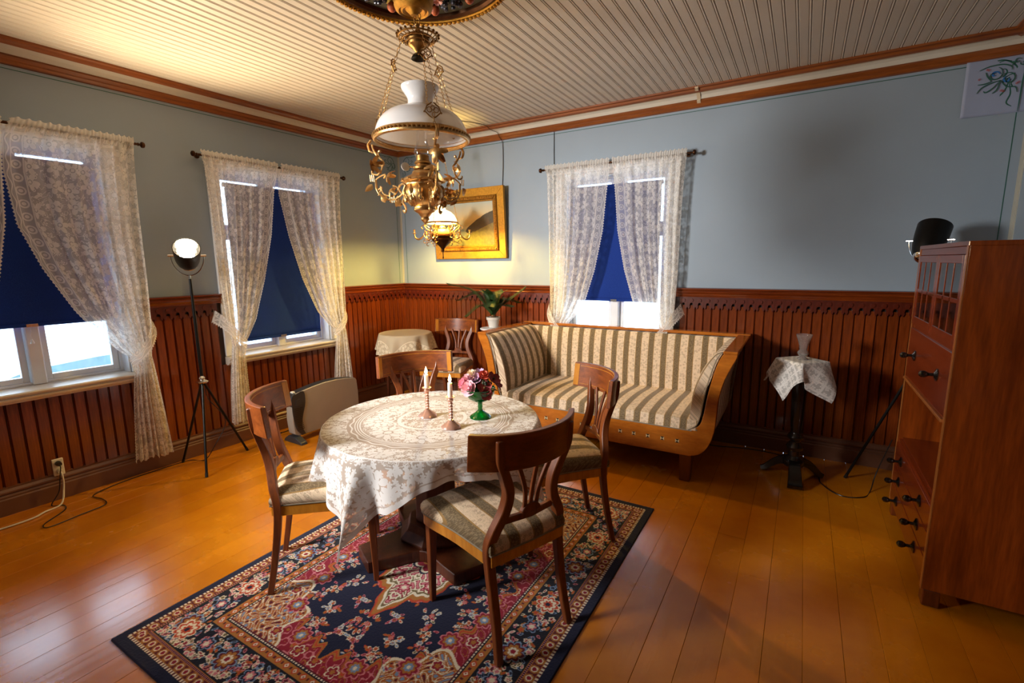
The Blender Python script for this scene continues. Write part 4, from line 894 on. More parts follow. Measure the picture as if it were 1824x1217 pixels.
# ------------------------------------------------------------------ ceiling rose with fruit and boss
LX, LY = 2.42, -2.376
t = thing('ceiling_rose', 'oval ceiling medallion with painted grapes and fruit around a gilt boss', 'ceiling rose', (LX-.012, LY-.008, ZC), math.radians(31.1))
def ringm(prof, nm, mat, sy=1.0):   # profile (r, z) closed ring
    m = MB(); n = 64; rings = [[(r*CO(2*PI*k/n), r*sy*S(2*PI*k/n), z) for r, z in prof] for k in range(n)]; m._rings(rings, True); return m.build(nm, mat, t, smooth=True)
ringm([(.425, 0), (.455, -.004), (.462, -.02), (.45, -.034), (.436, -.03), (.43, -.018)], 'gilt_rim', M_gilt)
ringm([(.395, 0), (.432, -.002), (.428, -.026), (.412, -.03), (.40, -.02)], 'inner_rim', M_brassd)
m = MB(); n = 110
for k in range(n):
    a = 2*PI*k/n; m.ball((.443*CO(a), .443*S(a), -.036), (.011, .011, .007), 6, 4)
m.build('rope_moulding', M_gilt, t, smooth=True, kind='stuff')
M_olive = plain('dark_olive_ground', (58, 56, 44), .6, var=.3, nscale=20)
MB().lathe([(.40, -.001), (.40, -.006), (.001, -.012)], 48).build('painted_ground', M_olive, t)
M_grape = plain('dark_grapes', (46, 46, 58), .3, coat=.3); M_orange = plain('orange_fruit', (176, 84, 44), .5); M_pink = plain('pink_blossom', (196, 140, 132), .6); M_lf = plain('painted_leaf', (48, 84, 72), .5, var=.3); M_yl = plain('ochre_leaf', (156, 132, 44), .5, var=.3)
R4 = random.Random(11)
def leafmesh(L=.05, W_=.02, bend=.2, lobes=0):
    m = MB(); n = 8
    def fn(u, v):
        w_ = W_*S(PI*min(1, max(0.02, v**.8)))*(1+.18*S(v*lobes*PI*2) if lobes else 1); return ((u-.5)*2*w_, v*L, -bend*L*v*v+.12*w_*abs(u-.5)*4)
    m.grid(fn, 4, n); return m
def petal_flower(R, np_=5, layers=1, cup=.35, seed=0, wide=.52):
    m = MB(); q = random.Random(seed)
    for l in range(layers):
        for k in range(np_):
            a = 2*PI*k/np_+l*.5+q.uniform(-.1, .1); st_ = len(m.v); s_ = 1-.28*l; W_ = R*wide*s_
            def fn(u, v, a=a, s_=s_, W_=W_, l=l): 
                w_ = W_*S(PI*min(.97, .12+v*.72)); x = (u-.5)*2*w_; y = v*R*s_; z = R*(cup+.25*l)*v*v-R*.1*(1-abs(u-.5)*2)*v+l*R*.08; return (x, y, z)
            m.grid(fn, 4, 4); m.xf(Matrix.Rotation(a, 4, 'Z'), st_)
    return m
for ci in range(9):
    a = ci*2*PI/9+.35; rc = .285
    m = MB()
    for k in range(22): m.ball((rc*CO(a)+R4.uniform(-.05, .05), rc*S(a)+R4.uniform(-.04, .04), -.02-R4.uniform(0, .02)), .0125, 8, 5)
    m.build('grape_cluster', M_grape, t, smooth=True)
    a2 = a+.35
    m = MB().ball((.31*CO(a2), .31*S(a2), -.03), .024, 10, 6); m.build('round_fruit', M_orange, t, smooth=True)
    for da, mt in ((-.22, M_lf), (.2, M_yl), (.5, M_lf)):
        m = leafmesh(.10, .032, -.1, 3); m.xf(Matrix.Translation((.26*CO(a+da), .26*S(a+da), -.018)) @ Matrix.Rotation(a+da+R4.uniform(-.8, .8), 4, 'Z')); m.build('leaf', mt, t, recalc=False)
    m = petal_flower(.032, 5, 2, .3, ci); m.xf(Matrix.Translation((.215*CO(a+.15), .215*S(a+.15), -.03)) @ Matrix.Rotation(PI, 4, 'X')); m.build('blossom', M_pink, t, recalc=False)
MB().lathe([(.03, -.012), (.06, -.02), (.05, -.05), (.06, -.085), (.083, -.10), (.09, -.115), (.090, -.135), (.082, -.152), (.086, -.156), (.080, -.172), (.066, -.182), (.060, -.174), (.050, -.180), (.036, -.172), (.024, -.182), (.014, -.194), (.001, -.196)], 40, ribs=0).build('gilt_boss', M_gilt, t, smooth=True)

# ------------------------------------------------------------------ chandeliers (oil lamps on chains)
def chain(mb, a, b, link_l=.017, wd=.0045, th=.0013):
    a, b = Vector(a), Vector(b); d = b-a; n = max(2, int(d.length/(link_l*.8))); d1 = d.normalized(); up = Vector((0, 0, 1)) if abs(d1.z) < .9 else Vector((1, 0, 0)); s1 = d1.cross(up).normalized(); s2 = d1.cross(s1)
    for k in range(n):
        c = a+d*((k+.5)/n); sd = s1 if k % 2 else s2
        pts = [c+d1*(link_l*.5*CO(q*PI/4))+sd*(wd*S(q*PI/4)) for q in range(8)]; mb.tube(pts, th, 4, closed=True)
    return mb
def torus(mb, c, R, r, ax=(0, 0, 1), n=16):
    ax = Vector(ax).normalized(); s1 = ax.orthogonal().normalized(); s2 = ax.cross(s1); mb.tube([Vector(c)+s1*R*CO(2*PI*k/n)+s2*R*S(2*PI*k/n) for k in range(n)], r, 6, closed=True); return mb
VR = math.radians(31.1)
t = thing('oil_lamp_chandelier', 'large gilt oil lamp chandelier with white glass shade hanging over the dining table', 'chandelier', (LX, LY, 0), VR)
# suspension, crown
m = MB(); chain(m, (.01, 0, 2.600), (.01, 0, 2.565), .03, .006, .0016); chain(m, (-.012, .006, 2.600), (-.012, .006, 2.565), .03, .005, .0016); m.build('suspension_chain', M_goldd, t, smooth=True)
m = MB()
st0 = len(m.v); m.lathe([(.002, 2.60), (.012, 2.59), (.006, 2.575), (.018, 2.56), (.03, 2.555), (.028, 2.54), (.004, 2.525)], 16)
for k in range(3): torus(m, (0, 0, 2.54-.012*k), .086-.016*k, .0045-.0006*k)
for k in range(22):
    a = 2*PI*k/22; m.ball((.093*CO(a), .093*S(a), 2.545), .0065, 6, 4); torus(m, (.07*CO(a), .07*S(a), 2.53), .009, .0017, (CO(a), S(a), 1), 8); m.tube([(.03*CO(a), .03*S(a), 2.542), (.06*CO(a+.2), .06*S(a+.2), 2.528), (.088*CO(a), .088*S(a), 2.54)], .0022, 4)
m.lathe([(.05, 2.53), (.045, 2.505), (.025, 2.49), (.012, 2.475), (.004, 2.46)], 20); m.xf(Matrix.Translation((0, 0, -.033))); m.build('pierced_crown', M_goldd, t, smooth=True)
MB().lathe([(.006, 2.445), (.012, 2.441), (.026, 2.431), (.033, 2.419), (.034, 2.414), (.026, 2.417), (.01, 2.427)], 20).build('smoke_bell', M_blackm, t, smooth=True)
ANG = [math.radians(172), math.radians(-66), math.radians(50)]
RIM = 2.072
for a in ANG:
    ca, sa = CO(a), S(a); R = lambda rho, z, off=0: (rho*ca-off*sa, rho*sa+off*ca, z)
    m = MB(); chain(m, R(.078, 2.502), R(.118, 2.40), .02, .0055, .0016); m.build('chain', M_gold, t, smooth=True)
    for o_ in (-.014, .014): m = MB(); chain(m, R(.118, 2.395, o_*.5), R(.20, 2.165, o_*1.6)); m.build('chain', M_gold, t, smooth=True)
    m = MB(); chain(m, R(.214, 2.13), R(.224, 2.075), .02, .006, .0018); m.build('chain', M_gold, t, smooth=True)
    for (rho, z, s_) in ((.120, 2.40, 1), (.205, 2.145, 1.25)):   # pierced bracket where the chain divides
        m = MB()
        for k in (-1, 1):
            m.tube([R(rho, z+.022*s_, k*.004), R(rho+.003, z+.010*s_, k*.02*s_), R(rho, z-.008*s_, k*.028*s_), R(rho, z-.022*s_, k*.012*s_), R(rho, z-.03*s_, 0)], .0028, 6)
            torus(m, R(rho, z-.002, k*.012*s_), .0085*s_, .0018, (ca, sa, 0), 10); m.ball(R(rho, z-.012, k*.030*s_), .004, 6, 4)
        torus(m, R(rho, z+.006, 0), .007*s_, .002, (ca, sa, 0), 10)
        m.build('pierced_bracket', M_goldd, t, smooth=True)
    # scroll arm from the shade rim hook down to the font (profile in the radial plane)
    px = lambda cx, cy: ((753.5-(630+cx/4.347))*.00281, 1.94-(200+cy/4.347-300)*.00257)
    def rp(l, off=0, n=5): return [R(x, z, off) for x, z in smooth_path([px(*p) for p in l], n)]
    m = MB()
    for off in (-.004, .004): m.tube(rp([(150, 205), (124, 240), (135, 285), (160, 300)], off), .0036, 6)
    m.tube(rp([(155, 240), (165, 280), (200, 335), (236, 375), (228, 402), (203, 398)]), .005, 6); m.tube(rp([(205, 285), (200, 320), (228, 362)]), .0035, 6)
    m.tube(rp([(228, 405), (215, 440), (185, 470), (148, 462), (145, 440)]), .0042, 6); m.tube(rp([(170, 510), (178, 590), (225, 650), (300, 668), (365, 632), (395, 560)]), .0052, 6)
    m.tube(rp([(170, 510), (200, 488), (245, 470), (232, 500)]), .004, 6); m.tube(rp([(205, 560), (225, 620), (290, 640), (335, 600), (330, 570), (300, 560)]), .0042, 6)
    m.tube(rp([(395, 560), (375, 548), (345, 570), (355, 610), (385, 640), (370, 690), (392, 735), (385, 772), (370, 755)]), .0052, 6)
    m.tube(rp([(340, 640), (320, 665), (330, 712), (358, 712), (362, 688)]), .004, 6); m.tube(rp([(180, 590), (215, 570), (200, 600), (185, 635)]), .0036, 6)
    for q in (275, 290, 305): m.tube(rp([(q, 640), (q, 692)], 0, 2), .0026, 5)
    for q in (128, 142, 156): m.tube(rp([(q, 470), (q+2, 522)], 0, 2), .0022, 5)
    m.ball(R(*px(212, 290)), .007, 8, 5); m.ball(R(*px(388, 760)), .008, 8, 5); m.build('scroll_arm', M_gold, t, smooth=True)
    for (cx, cy, rr, sd) in ((158, 392, .040, 1), (262, 480, .034, 2), (280, 585, .030, 3)):
        rho, z = px(cx, cy); m = petal_flower(rr*1.1, 5, 1, .7, sd, .30); st_ = len(m.v); m.ball((0, 0, rr*.18), rr*.16, 6, 4)
        m.xf(Matrix.Translation(R(rho, z)) @ Matrix.Rotation(a-PI/2, 4, 'Z') @ Matrix.Rotation(1.3+.4*sd, 4, 'X') @ Matrix.Rotation(.5*(sd-2), 4, 'Y')); m.build('metal_blossom', M_gold, t, smooth=True, recalc=False)
    for (cx, cy, rot) in ((140, 575, .6), (212, 662, -.5), (345, 690, .2)):
        rho, z = px(cx, cy); m = leafmesh(.05, .016, .3, 0); m.xf(Matrix.Translation(R(rho, z+.02)) @ Matrix.Rotation(a, 4, 'Z') @ Matrix.Rotation(PI/2+.2, 4, 'X') @ Matrix.Rotation(PI+rot, 4, 'Z')); m.build('metal_leaf', M_gold, t, smooth=True, recalc=False)
# opal shade, beaded ring
def shell(mb, prof, n=48, th=.003):
    back = [(max(.0005, r-th), z) for r, z in reversed(prof)]; ring = prof+back; rings = [[(r*CO(2*PI*k/n), r*S(2*PI*k/n), z) for r, z in ring] for k in range(n)]; mb._rings(rings, True); return mb
sh = smooth_path([(.213, RIM+.004), (.208, RIM+.035), (.188, RIM+.075), (.15, RIM+.108), (.10, RIM+.128), (.066, RIM+.138), (.059, RIM+.150), (.057, RIM+.168), (.066, RIM+.188), (.083, RIM+.212), (.086, RIM+.226)], 4)
shell(MB(), sh).build('glass_shade', M_opal, t, smooth=True, label='white opal glass shade')
shell(MB(), [(.216, RIM-.016), (.221, RIM-.012), (.222, RIM-.004), (.218, RIM), (.222, RIM+.004), (.220, RIM+.012), (.215, RIM+.016)], 64, .008).build('shade_ring', M_gold, t, smooth=True)
m = MB()
for k in range(72): a = 2*PI*k/72; m.ball((.2215*CO(a), .2215*S(a), RIM+.002), (.006, .006, .007), 6, 4)
m.build('ring_beading', M_gold, t, smooth=True)
MB().lathe([(.022, 1.958), (.026, 1.975), (.037, 1.995), (.040, 2.012), (.036, 2.03), (.027, 2.05), (.023, 2.075), (.022, 2.14)], 24, caps=False).build('glass_chimney', M_clear, t, smooth=True)
MB().lathe([(.034, 1.93), (.045, 1.935), (.047, 1.943), (.034, 1.948), (.032, 1.956), (.04, 1.96), (.038, 1.968), (.031, 1.972), (.030, 1.995), (.026, 1.997), (.024, 2.0), (.002, 2.001)], 28).build('burner', M_goldd, t, smooth=True)
wk = MB().tube([(-.035, -.01, 1.946), (-.078, -.020, 1.944)], .0025, 6).build('wick_key', M_gold, t, smooth=True)
m = MB(); m.lathe([(.001, -.003), (.015, -.003), (.020, -.001), (.020, .002), (.015, .003), (.001, .003)], 24); m.xf(Matrix.Translation((-.078, -.024, 1.944)) @ Matrix.Rotation(PI/2-.25, 4, 'X') @ Matrix.Rotation(.5, 4, 'Y')); m.build('key_disc', M_pot, wk, smooth=True, label='cream enamel disc')
FONT = smooth_path([(.03, 1.932), (.048, 1.926), (.055, 1.912), (.082, 1.898), (.100, 1.886), (.098, 1.878), (.084, 1.872), (.080, 1.862), (.089, 1.845), (.092, 1.825), (.086, 1.80), (.070, 1.775), (.048, 1.762), (.052, 1.752), (.046, 1.742), (.034, 1.735), (.024, 1.722), (.018, 1.715), (.021, 1.706), (.012, 1.696), (.004, 1.684), (.001, 1.68)], 3)
MB().lathe(FONT, 48).build('font', M_gold, t, smooth=True)
m = MB()
for k in range(12):
    a = 2*PI*k/12
    for z, rr in ((1.83, .090), (1.80, .085)): m.ball((rr*CO(a), rr*S(a), z), (.012, .012, .016), 6, 5)
    m.tube([(.06*CO(a), .06*S(a), 1.768), (.088*CO(a+.12), .088*S(a+.12), 1.80), (.094*CO(a), .094*S(a), 1.84), (.084*CO(a-.1), .084*S(a-.1), 1.86)], .004, 5)
    m.ball((.098*CO(a), .098*S(a), 1.884), (.012, .012, .006), 6, 4)
m.build('font_ornament', M_gold, t, smooth=True)

t = thing('oil_lamp_chandelier', 'small lit oil lamp chandelier with bronze bowl glowing in front of the painting', 'chandelier', (OIL.x, OIL.y, 0), VR)
R2_ = 1.872
shell(MB(), [(.143, R2_), (.138, R2_+.03), (.118, R2_+.07), (.085, R2_+.10), (.05, R2_+.116), (.036, R2_+.125), (.035, R2_+.14), (.045, R2_+.16)], 40).build('lit_glass_shade', M_opalit, t, smooth=True, label='glowing opal shade')
shell(MB(), [(.146, R2_-.008), (.150, R2_), (.146, R2_+.008)], 48, .006).build('shade_ring', M_gold, t, smooth=True)
MB().lathe([(.012, 1.80), (.03, 1.81), (.032, 1.83), (.022, 1.84), (.02, 1.86)], 16).build('burner', M_goldd, t, smooth=True)
MB().lathe([(.06, 1.815), (.075, 1.80), (.115, 1.765), (.12, 1.745), (.10, 1.73), (.105, 1.715), (.09, 1.70), (.05, 1.67), (.025, 1.645), (.012, 1.625), (.014, 1.615), (.006, 1.605), (.004, 1.56), (.008, 1.552), (.001, 1.535)], 24).build('bronze_bowl', M_brassd, t, smooth=True)
for k in range(6):
    a = k*PI/3+.25; ca, sa = CO(a), S(a); R = lambda rho, z, off=0: (rho*ca-off*sa, rho*sa+off*ca, z)
    m = MB(); m.tube([R(*p) for p in smooth_path([(.10, 1.75), (.15, 1.73), (.175, 1.76), (.16, 1.79), (.145, 1.78)], 4)], .004, 5); m.tube([R(*p) for p in smooth_path([(.10, 1.80), (.14, 1.84), (.175, 1.85), (.195, 1.83), (.18, 1.815)], 4)], .004, 5)
    m.tube([R(*p) for p in smooth_path([(.10, 1.70), (.14, 1.69), (.15, 1.665), (.13, 1.66)], 4)], .0035, 5); torus(m, R(.15, 1.80), .016, .003, (-sa, ca, 0), 10); torus(m, R(.125, 1.765), .014, .003, (-sa, ca, 0), 10); torus(m, R(.165, 1.70), .016, .003, (-sa, ca, 0), 10); m.tube([R(*p) for p in smooth_path([(.14, 1.87), (.165, 1.85), (.15, 1.82), (.12, 1.80), (.115, 1.77)], 4)], .0045, 5); m.build('scroll', M_gold, t, smooth=True)
    m = MB(); m.tube([R(*p) for p in smooth_path([(.16, 1.78), (.19, 1.74), (.225, 1.72), (.255, 1.735), (.262, 1.77)], 4)], [.004+.004*S(PI*i/16) for i in range(17)], 6); m.lathe([(.004, 0), (.018, .004), (.02, .008), (.008, .01), (.009, .035), (.012, .04)], 12, R(.262, 1.77)); m.build('candle_arm', M_gold, t, smooth=True)
for k in range(3):
    a = k*2*PI/3+.1; ca, sa = CO(a), S(a); m = MB(); chain(m, (.15*ca, .15*sa, R2_-.01), (.03*ca, .03*sa, 2.50), .018, .005, .0016); m.build('chain', M_gold, t, smooth=True)
m = MB(); chain(m, (0, 0, 2.50), (0, 0, 2.775), .022, .005, .0016); m.lathe([(.002, 2.49), (.035, 2.498), (.035, 2.505), (.002, 2.515)], 16); m.lathe([(.04, 2.788), (.035, 2.778), (.01, 2.77), (.004, 2.765)], 16); m.build('ceiling_chain', M_gold, t, smooth=True)

# ------------------------------------------------------------------ tripod studio lamps
def tripod(loc, hub_z, head, hdir, feet, label, lit):
    t = thing('tripod_lamp', label, 'floor lamp', (loc[0], loc[1], 0)); L = lambda p: (p[0]-loc[0], p[1]-loc[1], p[2])
    for f in feet:
        m = MB(); a = Vector((0, 0, hub_z)); b = Vector(L(f)); q = a+(b-a).normalized()*.03; m.tube([q, b], .0085, 10); lg = m.build('leg', M_blackm, t, smooth=True); 
        MB().tube([b+(a-b).normalized()*.03, b+Vector((0, 0, .0))], .0105, 10).build('rubber_foot', M_black, lg, smooth=True)
    MB().lathe([(.02, -.03), (.036, -.022), (.042, -.012), (.03, -.004), (.018, .004), (.022, .014), (.016, .024), (.011, .03)], 20, (0, 0, hub_z)).build('chrome_hub', M_chrome, t, smooth=True, label='chrome hub')
    h = Vector(L(head)); d = Vector(hdir).normalized(); yb = h+Vector((0, 0, -.145))
    MB().tube([(0, 0, hub_z+.02), (0, 0, lerp(hub_z, yb.z, .55)), (0, 0, yb.z-.02)], [.011, .011, .0085], 12).build('pole', M_blackm, t, smooth=True)
    MB().tube([(0, 0, yb.z-.03), (0, 0, yb.z+.004)], .007, 10).build('chrome_tip', M_chrome, t, smooth=True)
    side = d.cross(Vector((0, 0, 1))).normalized(); m = MB(); m.tube([h+side*.100*CO(q*PI/16)-Vector((0, 0, 1))*.142*S(q*PI/16) for q in range(17)], .0035, 8); m.build('yoke', M_chrome, t, smooth=True)
    Mx = d.to_track_quat('Z', 'Y').to_matrix().to_4x4()
    m = MB(); shell(m, [(.085, .10), (.083, .03), (.077, -.04), (.066, -.09), (.054, -.115)], 36, .003); m.xf(Matrix.Translation(h) @ Mx); hd = m.build('lamp_head', M_blackm, t, smooth=True)
    m = MB(); m.lathe([(.001, -.148), (.03, -.146), (.048, -.134), (.057, -.115), (.053, -.108), (.001, -.105)], 28); m.xf(Matrix.Translation(h) @ Mx); m.build('rear_cap', M_chrome, hd, smooth=True, label='chrome rear cap')
    for s in (-1, 1): MB().tube([h+side*s*.078, h+side*s*.115], .007, 10).build('yoke_screw', M_chrome, hd, smooth=True)
    m = MB(); shell(m, [(.080, .094), (.074, .03), (.06, -.03), (.035, -.07), (.012, -.085)], 30, .002); m.xf(Matrix.Translation(h) @ Mx); m.build('reflector', M_chrome, hd, smooth=True)
    m = MB(); m.ball((0, 0, 0), (.048, .048, .042), 16, 10) if lit else m.ball((0, 0, -.01), (.03, .03, .04), 16, 10); m.xf(Matrix.Translation(h+d*.02) @ Mx); m.build('bulb', M_bulb if lit else M_opal, hd, smooth=True)
tripod((.19, -2.39), .655, HEAD, HDIR, [(.43, -2.55, .0), (.19, -2.11, .0), (-.012, -2.50, .0)], 'black tripod studio lamp, glowing, standing between two curtained windows', True)
tripod((4.63, -.37), .80, (4.63, -.37, 1.60), (.23, .49, .85), [(4.345, -.33, .0), (4.75, -.11, 0), (4.80, -.60, 0)], 'black tripod studio lamp, unlit, standing behind the tall secretary desk', False)
KD = (Vector((2.75, -2.0, 1.0))-KEYPOS).normalized()
kh = KEYPOS-KD*.12
tripod((kh.x, kh.y), .70, (kh.x, kh.y, kh.z), KD, [(kh.x+.25, kh.y+.05, 0), (kh.x-.1, kh.y+.24, 0), (kh.x-.1, kh.y-.24, 0)], 'black tripod studio lamp beside the camera, outside the picture', True)

# ------------------------------------------------------------------ heater
t = thing('convector_heater', 'grey electric convector heater with charcoal side grille on the floor by the window', 'heater', WP('left', 1.47, .42), RZ['left'])
top = smooth_path([(-.335, .385), (-.32, .415), (-.25, .435), (-.05, .462), (.12, .463), (.26, .447), (.315, .435), (.335, .41)], 4)
bot = [(.345, .30), (.345, .10), (.33, .055), (-.30, .055), (-.335, .08), (-.345, .20)]
MB().prism(top+bot, -.045, .045).build('casing', M_greyp, t, smooth=True, bevel=.006)
MB().prism([(x*.97, z+.003) for x, z in top if x > -.30]+[(x*.97, z-.012) for x, z in reversed([p for p in top if p[0] > -.30])], -.038, .038).build('top_vent', M_darkp, t, label='black top vent')
m = MB(); m.prism(smooth_path([(-.338, .405), (-.23, .435), (-.218, .33), (-.25, .22), (-.262, .13), (-.235, .058)], 4)+smooth_path([(-.27, .056), (-.318, .12), (-.338, .24), (-.342, .36)], 4), -.0485, -.044); gr = m.build('side_grille', M_darkp, t, label='charcoal curved control grille')
for k in range(13): MB().box(-.325+.004*max(0, 6-k), -.262+.003*abs(k-6), -.0505, -.048, .11+k*.0155, .1155+k*.0155).build('grille_slat', M_black, gr)
MB().tube([(-.28, -.047, .345), (-.28, -.052, .345)], .030, 24).build('dial', M_darkp, gr, smooth=True)
MB().prism([(-.3465, .32), (-.347, .385), (-.33, .418), (-.30, .43), (-.30, .32)], -.0465, .0465).build('end_cap', M_darkp, t, bevel=.003)
MB().box(-.31, -.285, -.02, .015, .425, .44).build('rocker_switch', M_wplast, t, bevel=.003)
for x in (-.315, .30): MB().prism([(-.14, .0), (-.13, .022), (-.05, .055), (.05, .055), (.10, .022), (.11, 0)], x-.03, x+.03, 'yz').build('foot', M_darkp, t, bevel=.004)
# ------------------------------------------------------------------ candlesticks, candles
def candlestick(x, y, rot, label, clabel):
    t = thing('candlestick', label, 'candlestick', (x, y, TZ+.001), rot, 'twisted candlesticks on the lace tablecloth')
    MB().lathe([(.047, 0), (.049, .003), (.047, .008), (.036, .017), (.024, .025), (.017, .033), (.011, .039)], 28, ribs=7, ribamp=.03).build('foot', M_copper, t, smooth=True)
    m = MB(); n = 60; rings = []
    for i in range(n+1):
        z = .036+.093*i/n; a = i/n*2*PI*3.2; rings.append([((.0085+.0030*CO(2*(q*2*PI/12-a)))*CO(q*2*PI/12), (.0085+.0030*CO(2*(q*2*PI/12-a)))*S(q*2*PI/12), z) for q in range(12)])
    m._rings(rings, False); m.build('twisted_stem', M_copper, t, smooth=True)
    MB().lathe([(.008, .128), (.014, .134), (.015, .142), (.011, .148), (.013, .150), (.023, .153), (.0245, .156), (.021, .157), (.013, .155), (.012, .150)], 24, caps=False).build('drip_cup', M_copper, t, smooth=True)
    c = thing('candle', clabel, 'candle', (x, y, TZ+.152), 0, 'lit white candles')
    MB().lathe([(.0112, 0), (.0115, .04), (.0112, .070), (.010, .074), (.004, .072)], 20).build('wax', M_wax, c, smooth=True)
    MB().tube([(0, 0, .071), (.001, 0, .079)], .0008, 5).build('wick', M_black, c)
    MB().lathe([(.0008, .076), (.0060, .082), (.0078, .090), (.0055, .101), (.0025, .111), (.0003, .117)], 12).build('flame', M_flame, c, smooth=True)
    point('candle_light', (x, y, TZ+.152+.093), .5, (1, .56, .2), .015)
candlestick(2.345, -2.331, .3, 'copper and silver twisted candlestick nearer the back chair', 'lit white candle in the candlestick nearer the back chair')
candlestick(2.563, -2.409, 1.1, 'copper and silver twisted candlestick nearer the green footed bowl', 'lit white candle in the candlestick nearer the green footed bowl')

# ------------------------------------------------------------------ green footed bowl with silk flowers
VX, VY = 2.600, -2.211
t = thing('footed_bowl', 'green pressed glass footed bowl filled with flowers on the lace tablecloth', 'bowl', (VX, VY, TZ+.001))
MB().lathe([(.055, 0), (.056, .004), (.048, .013), (.030, .025), (.016, .036), (.013, .042)], 36, ribs=9, ribamp=.02).build('foot', M_green, t, smooth=True)
MB().lathe([(.013, .038), (.0115, .05), (.013, .06), (.0115, .073), (.016, .084)], 16).build('stem', M_green, t, smooth=True)
shell(MB(), [(.010, .082), (.036, .090), (.060, .106), (.074, .128), (.080, .148), (.082, .158)], 36, .003).build('bowl', M_green, t, smooth=True)
PT = {'pale pink': plain('pale_pink_petal', (238, 184, 202), .7, var=.2), 'lilac': plain('lilac_petal', (206, 172, 212), .7, var=.2), 'cream': plain('cream_petal', (236, 218, 190), .7, var=.15), 'coral': plain('coral_petal', (226, 108, 84), .7, var=.2),
      'burgundy': plain('burgundy_petal', (150, 58, 66), .65, var=.35, nscale=40), 'rose': plain('rose_petal', (208, 106, 134), .7, var=.2)}
r_w = Vector((.856, .517, 0)); a_w = Vector((-.517, .856, 0))
FLW = [('pale pink', -.040, -.035, .165, .036, 3, 'pale pink rose at the front edge of the green bowl'), ('burgundy', .022, -.045, .172, .031, 1, 'burgundy blossom with pale edges facing the camera'), ('burgundy', .030, -.052, .140, .026, 1, 'burgundy blossom drooping over the bowl rim'),
       ('lilac', -.018, -.01, .205, .032, 2, 'lilac blossom beside the cream one'), ('lilac', .0, .015, .226, .030, 2, 'lilac blossom topmost of the bouquet'), ('cream', -.030, .01, .218, .030, 3, 'cream blossom at the bouquet top'),
       ('coral', .018, -.005, .222, .026, 3, 'small coral rose at the bouquet top'), ('rose', -.066, -.005, .185, .026, 2, 'deep pink bud above a light green leaf'), ('pale pink', -.045, .0, .200, .030, 3, 'pale pink rose behind the front pink rose'),
       ('burgundy', .058, .0, .205, .032, 1, 'burgundy blossom at the sofa side of the bouquet'), ('burgundy', .072, .012, .180, .028, 1, 'burgundy blossom hanging lowest on the sofa side')]
M_mid = plain('flower_centre', (88, 70, 24), .7)
for i, (cn, a, b, z, r, ly, lb) in enumerate(FLW):
    a *= 1.22; b *= 1.15; r *= 1.22; p = Vector((VX, VY, TZ))+r_w*a+a_w*b+Vector((0, 0, z)); q = p-Vector((VX, VY, TZ+.12)); q = (q.normalized()-a_w*.5).normalized(); Mx = q.to_track_quat('Z', 'Y').to_euler()
    f = thing('silk_flower', lb, 'flower', p, 0, 'silk flowers in the green bowl'); f.rotation_euler = Mx
    petal_flower(r, 6 if ly > 1 else 5, ly, .35, i).build('petals', PT[cn], f, smooth=True, recalc=False)
    MB().ball((0, 0, r*.16), r*.17, 8, 5).build('flower_centre', M_mid if ly == 1 else PT[cn], f, smooth=True)
    sp = Matrix.Rotation(0, 4, 'Z'); inv = f.rotation_euler.to_matrix().inverted(); m = MB(); m.tube([(0, 0, -.001), tuple(inv @ (Vector((VX, VY, TZ+.125))-p)*.9)], .0016, 5); m.build('flower_stem', M_leaf, f)
def bowl_leaf(a, b, z, dirv, L, mat, lb):
    a *= 1.3; p = Vector((VX, VY, TZ))+r_w*a+a_w*b+Vector((0, 0, z)); f = thing('silk_leaf', lb, 'leaf', p, 0, 'leaves in the green bowl'); d = (r_w*dirv[0]+a_w*dirv[1]+Vector((0, 0, dirv[2]))).normalized(); f.rotation_euler = d.to_track_quat('Y', 'Z').to_euler()
    leafmesh(L, L*.36, .1).build('leaf_blade', mat, f, smooth=True, recalc=False)
bowl_leaf(-.045, -.03, .158, (-1, -.2, -.1), .038, M_leafl, 'light green leaf sticking out beyond the pink rose'); bowl_leaf(-.05, -.02, .170, (-1, .1, .25), .034, M_leafl, 'small light green leaf above the other')
bowl_leaf(.04, -.03, .158, (1, -.2, -.05), .045, M_leaf, 'dark green leaf lying on the bowl rim toward the sofa')
m = MB()
R5 = random.Random(8)
for k in range(46): m.ball((R5.uniform(-.045, .055), R5.uniform(-.04, .04), .155+R5.uniform(0, .055)), .009, 6, 4)
o = m.build('filler_foliage', plain('dark_filler_leaves', (36, 44, 20), .7, var=.5, nscale=60), None, loc=(VX, VY, TZ)); o['kind'] = 'stuff'; tag(o, 'dark filler leaves packed between the flowers in the green bowl', 'foliage')

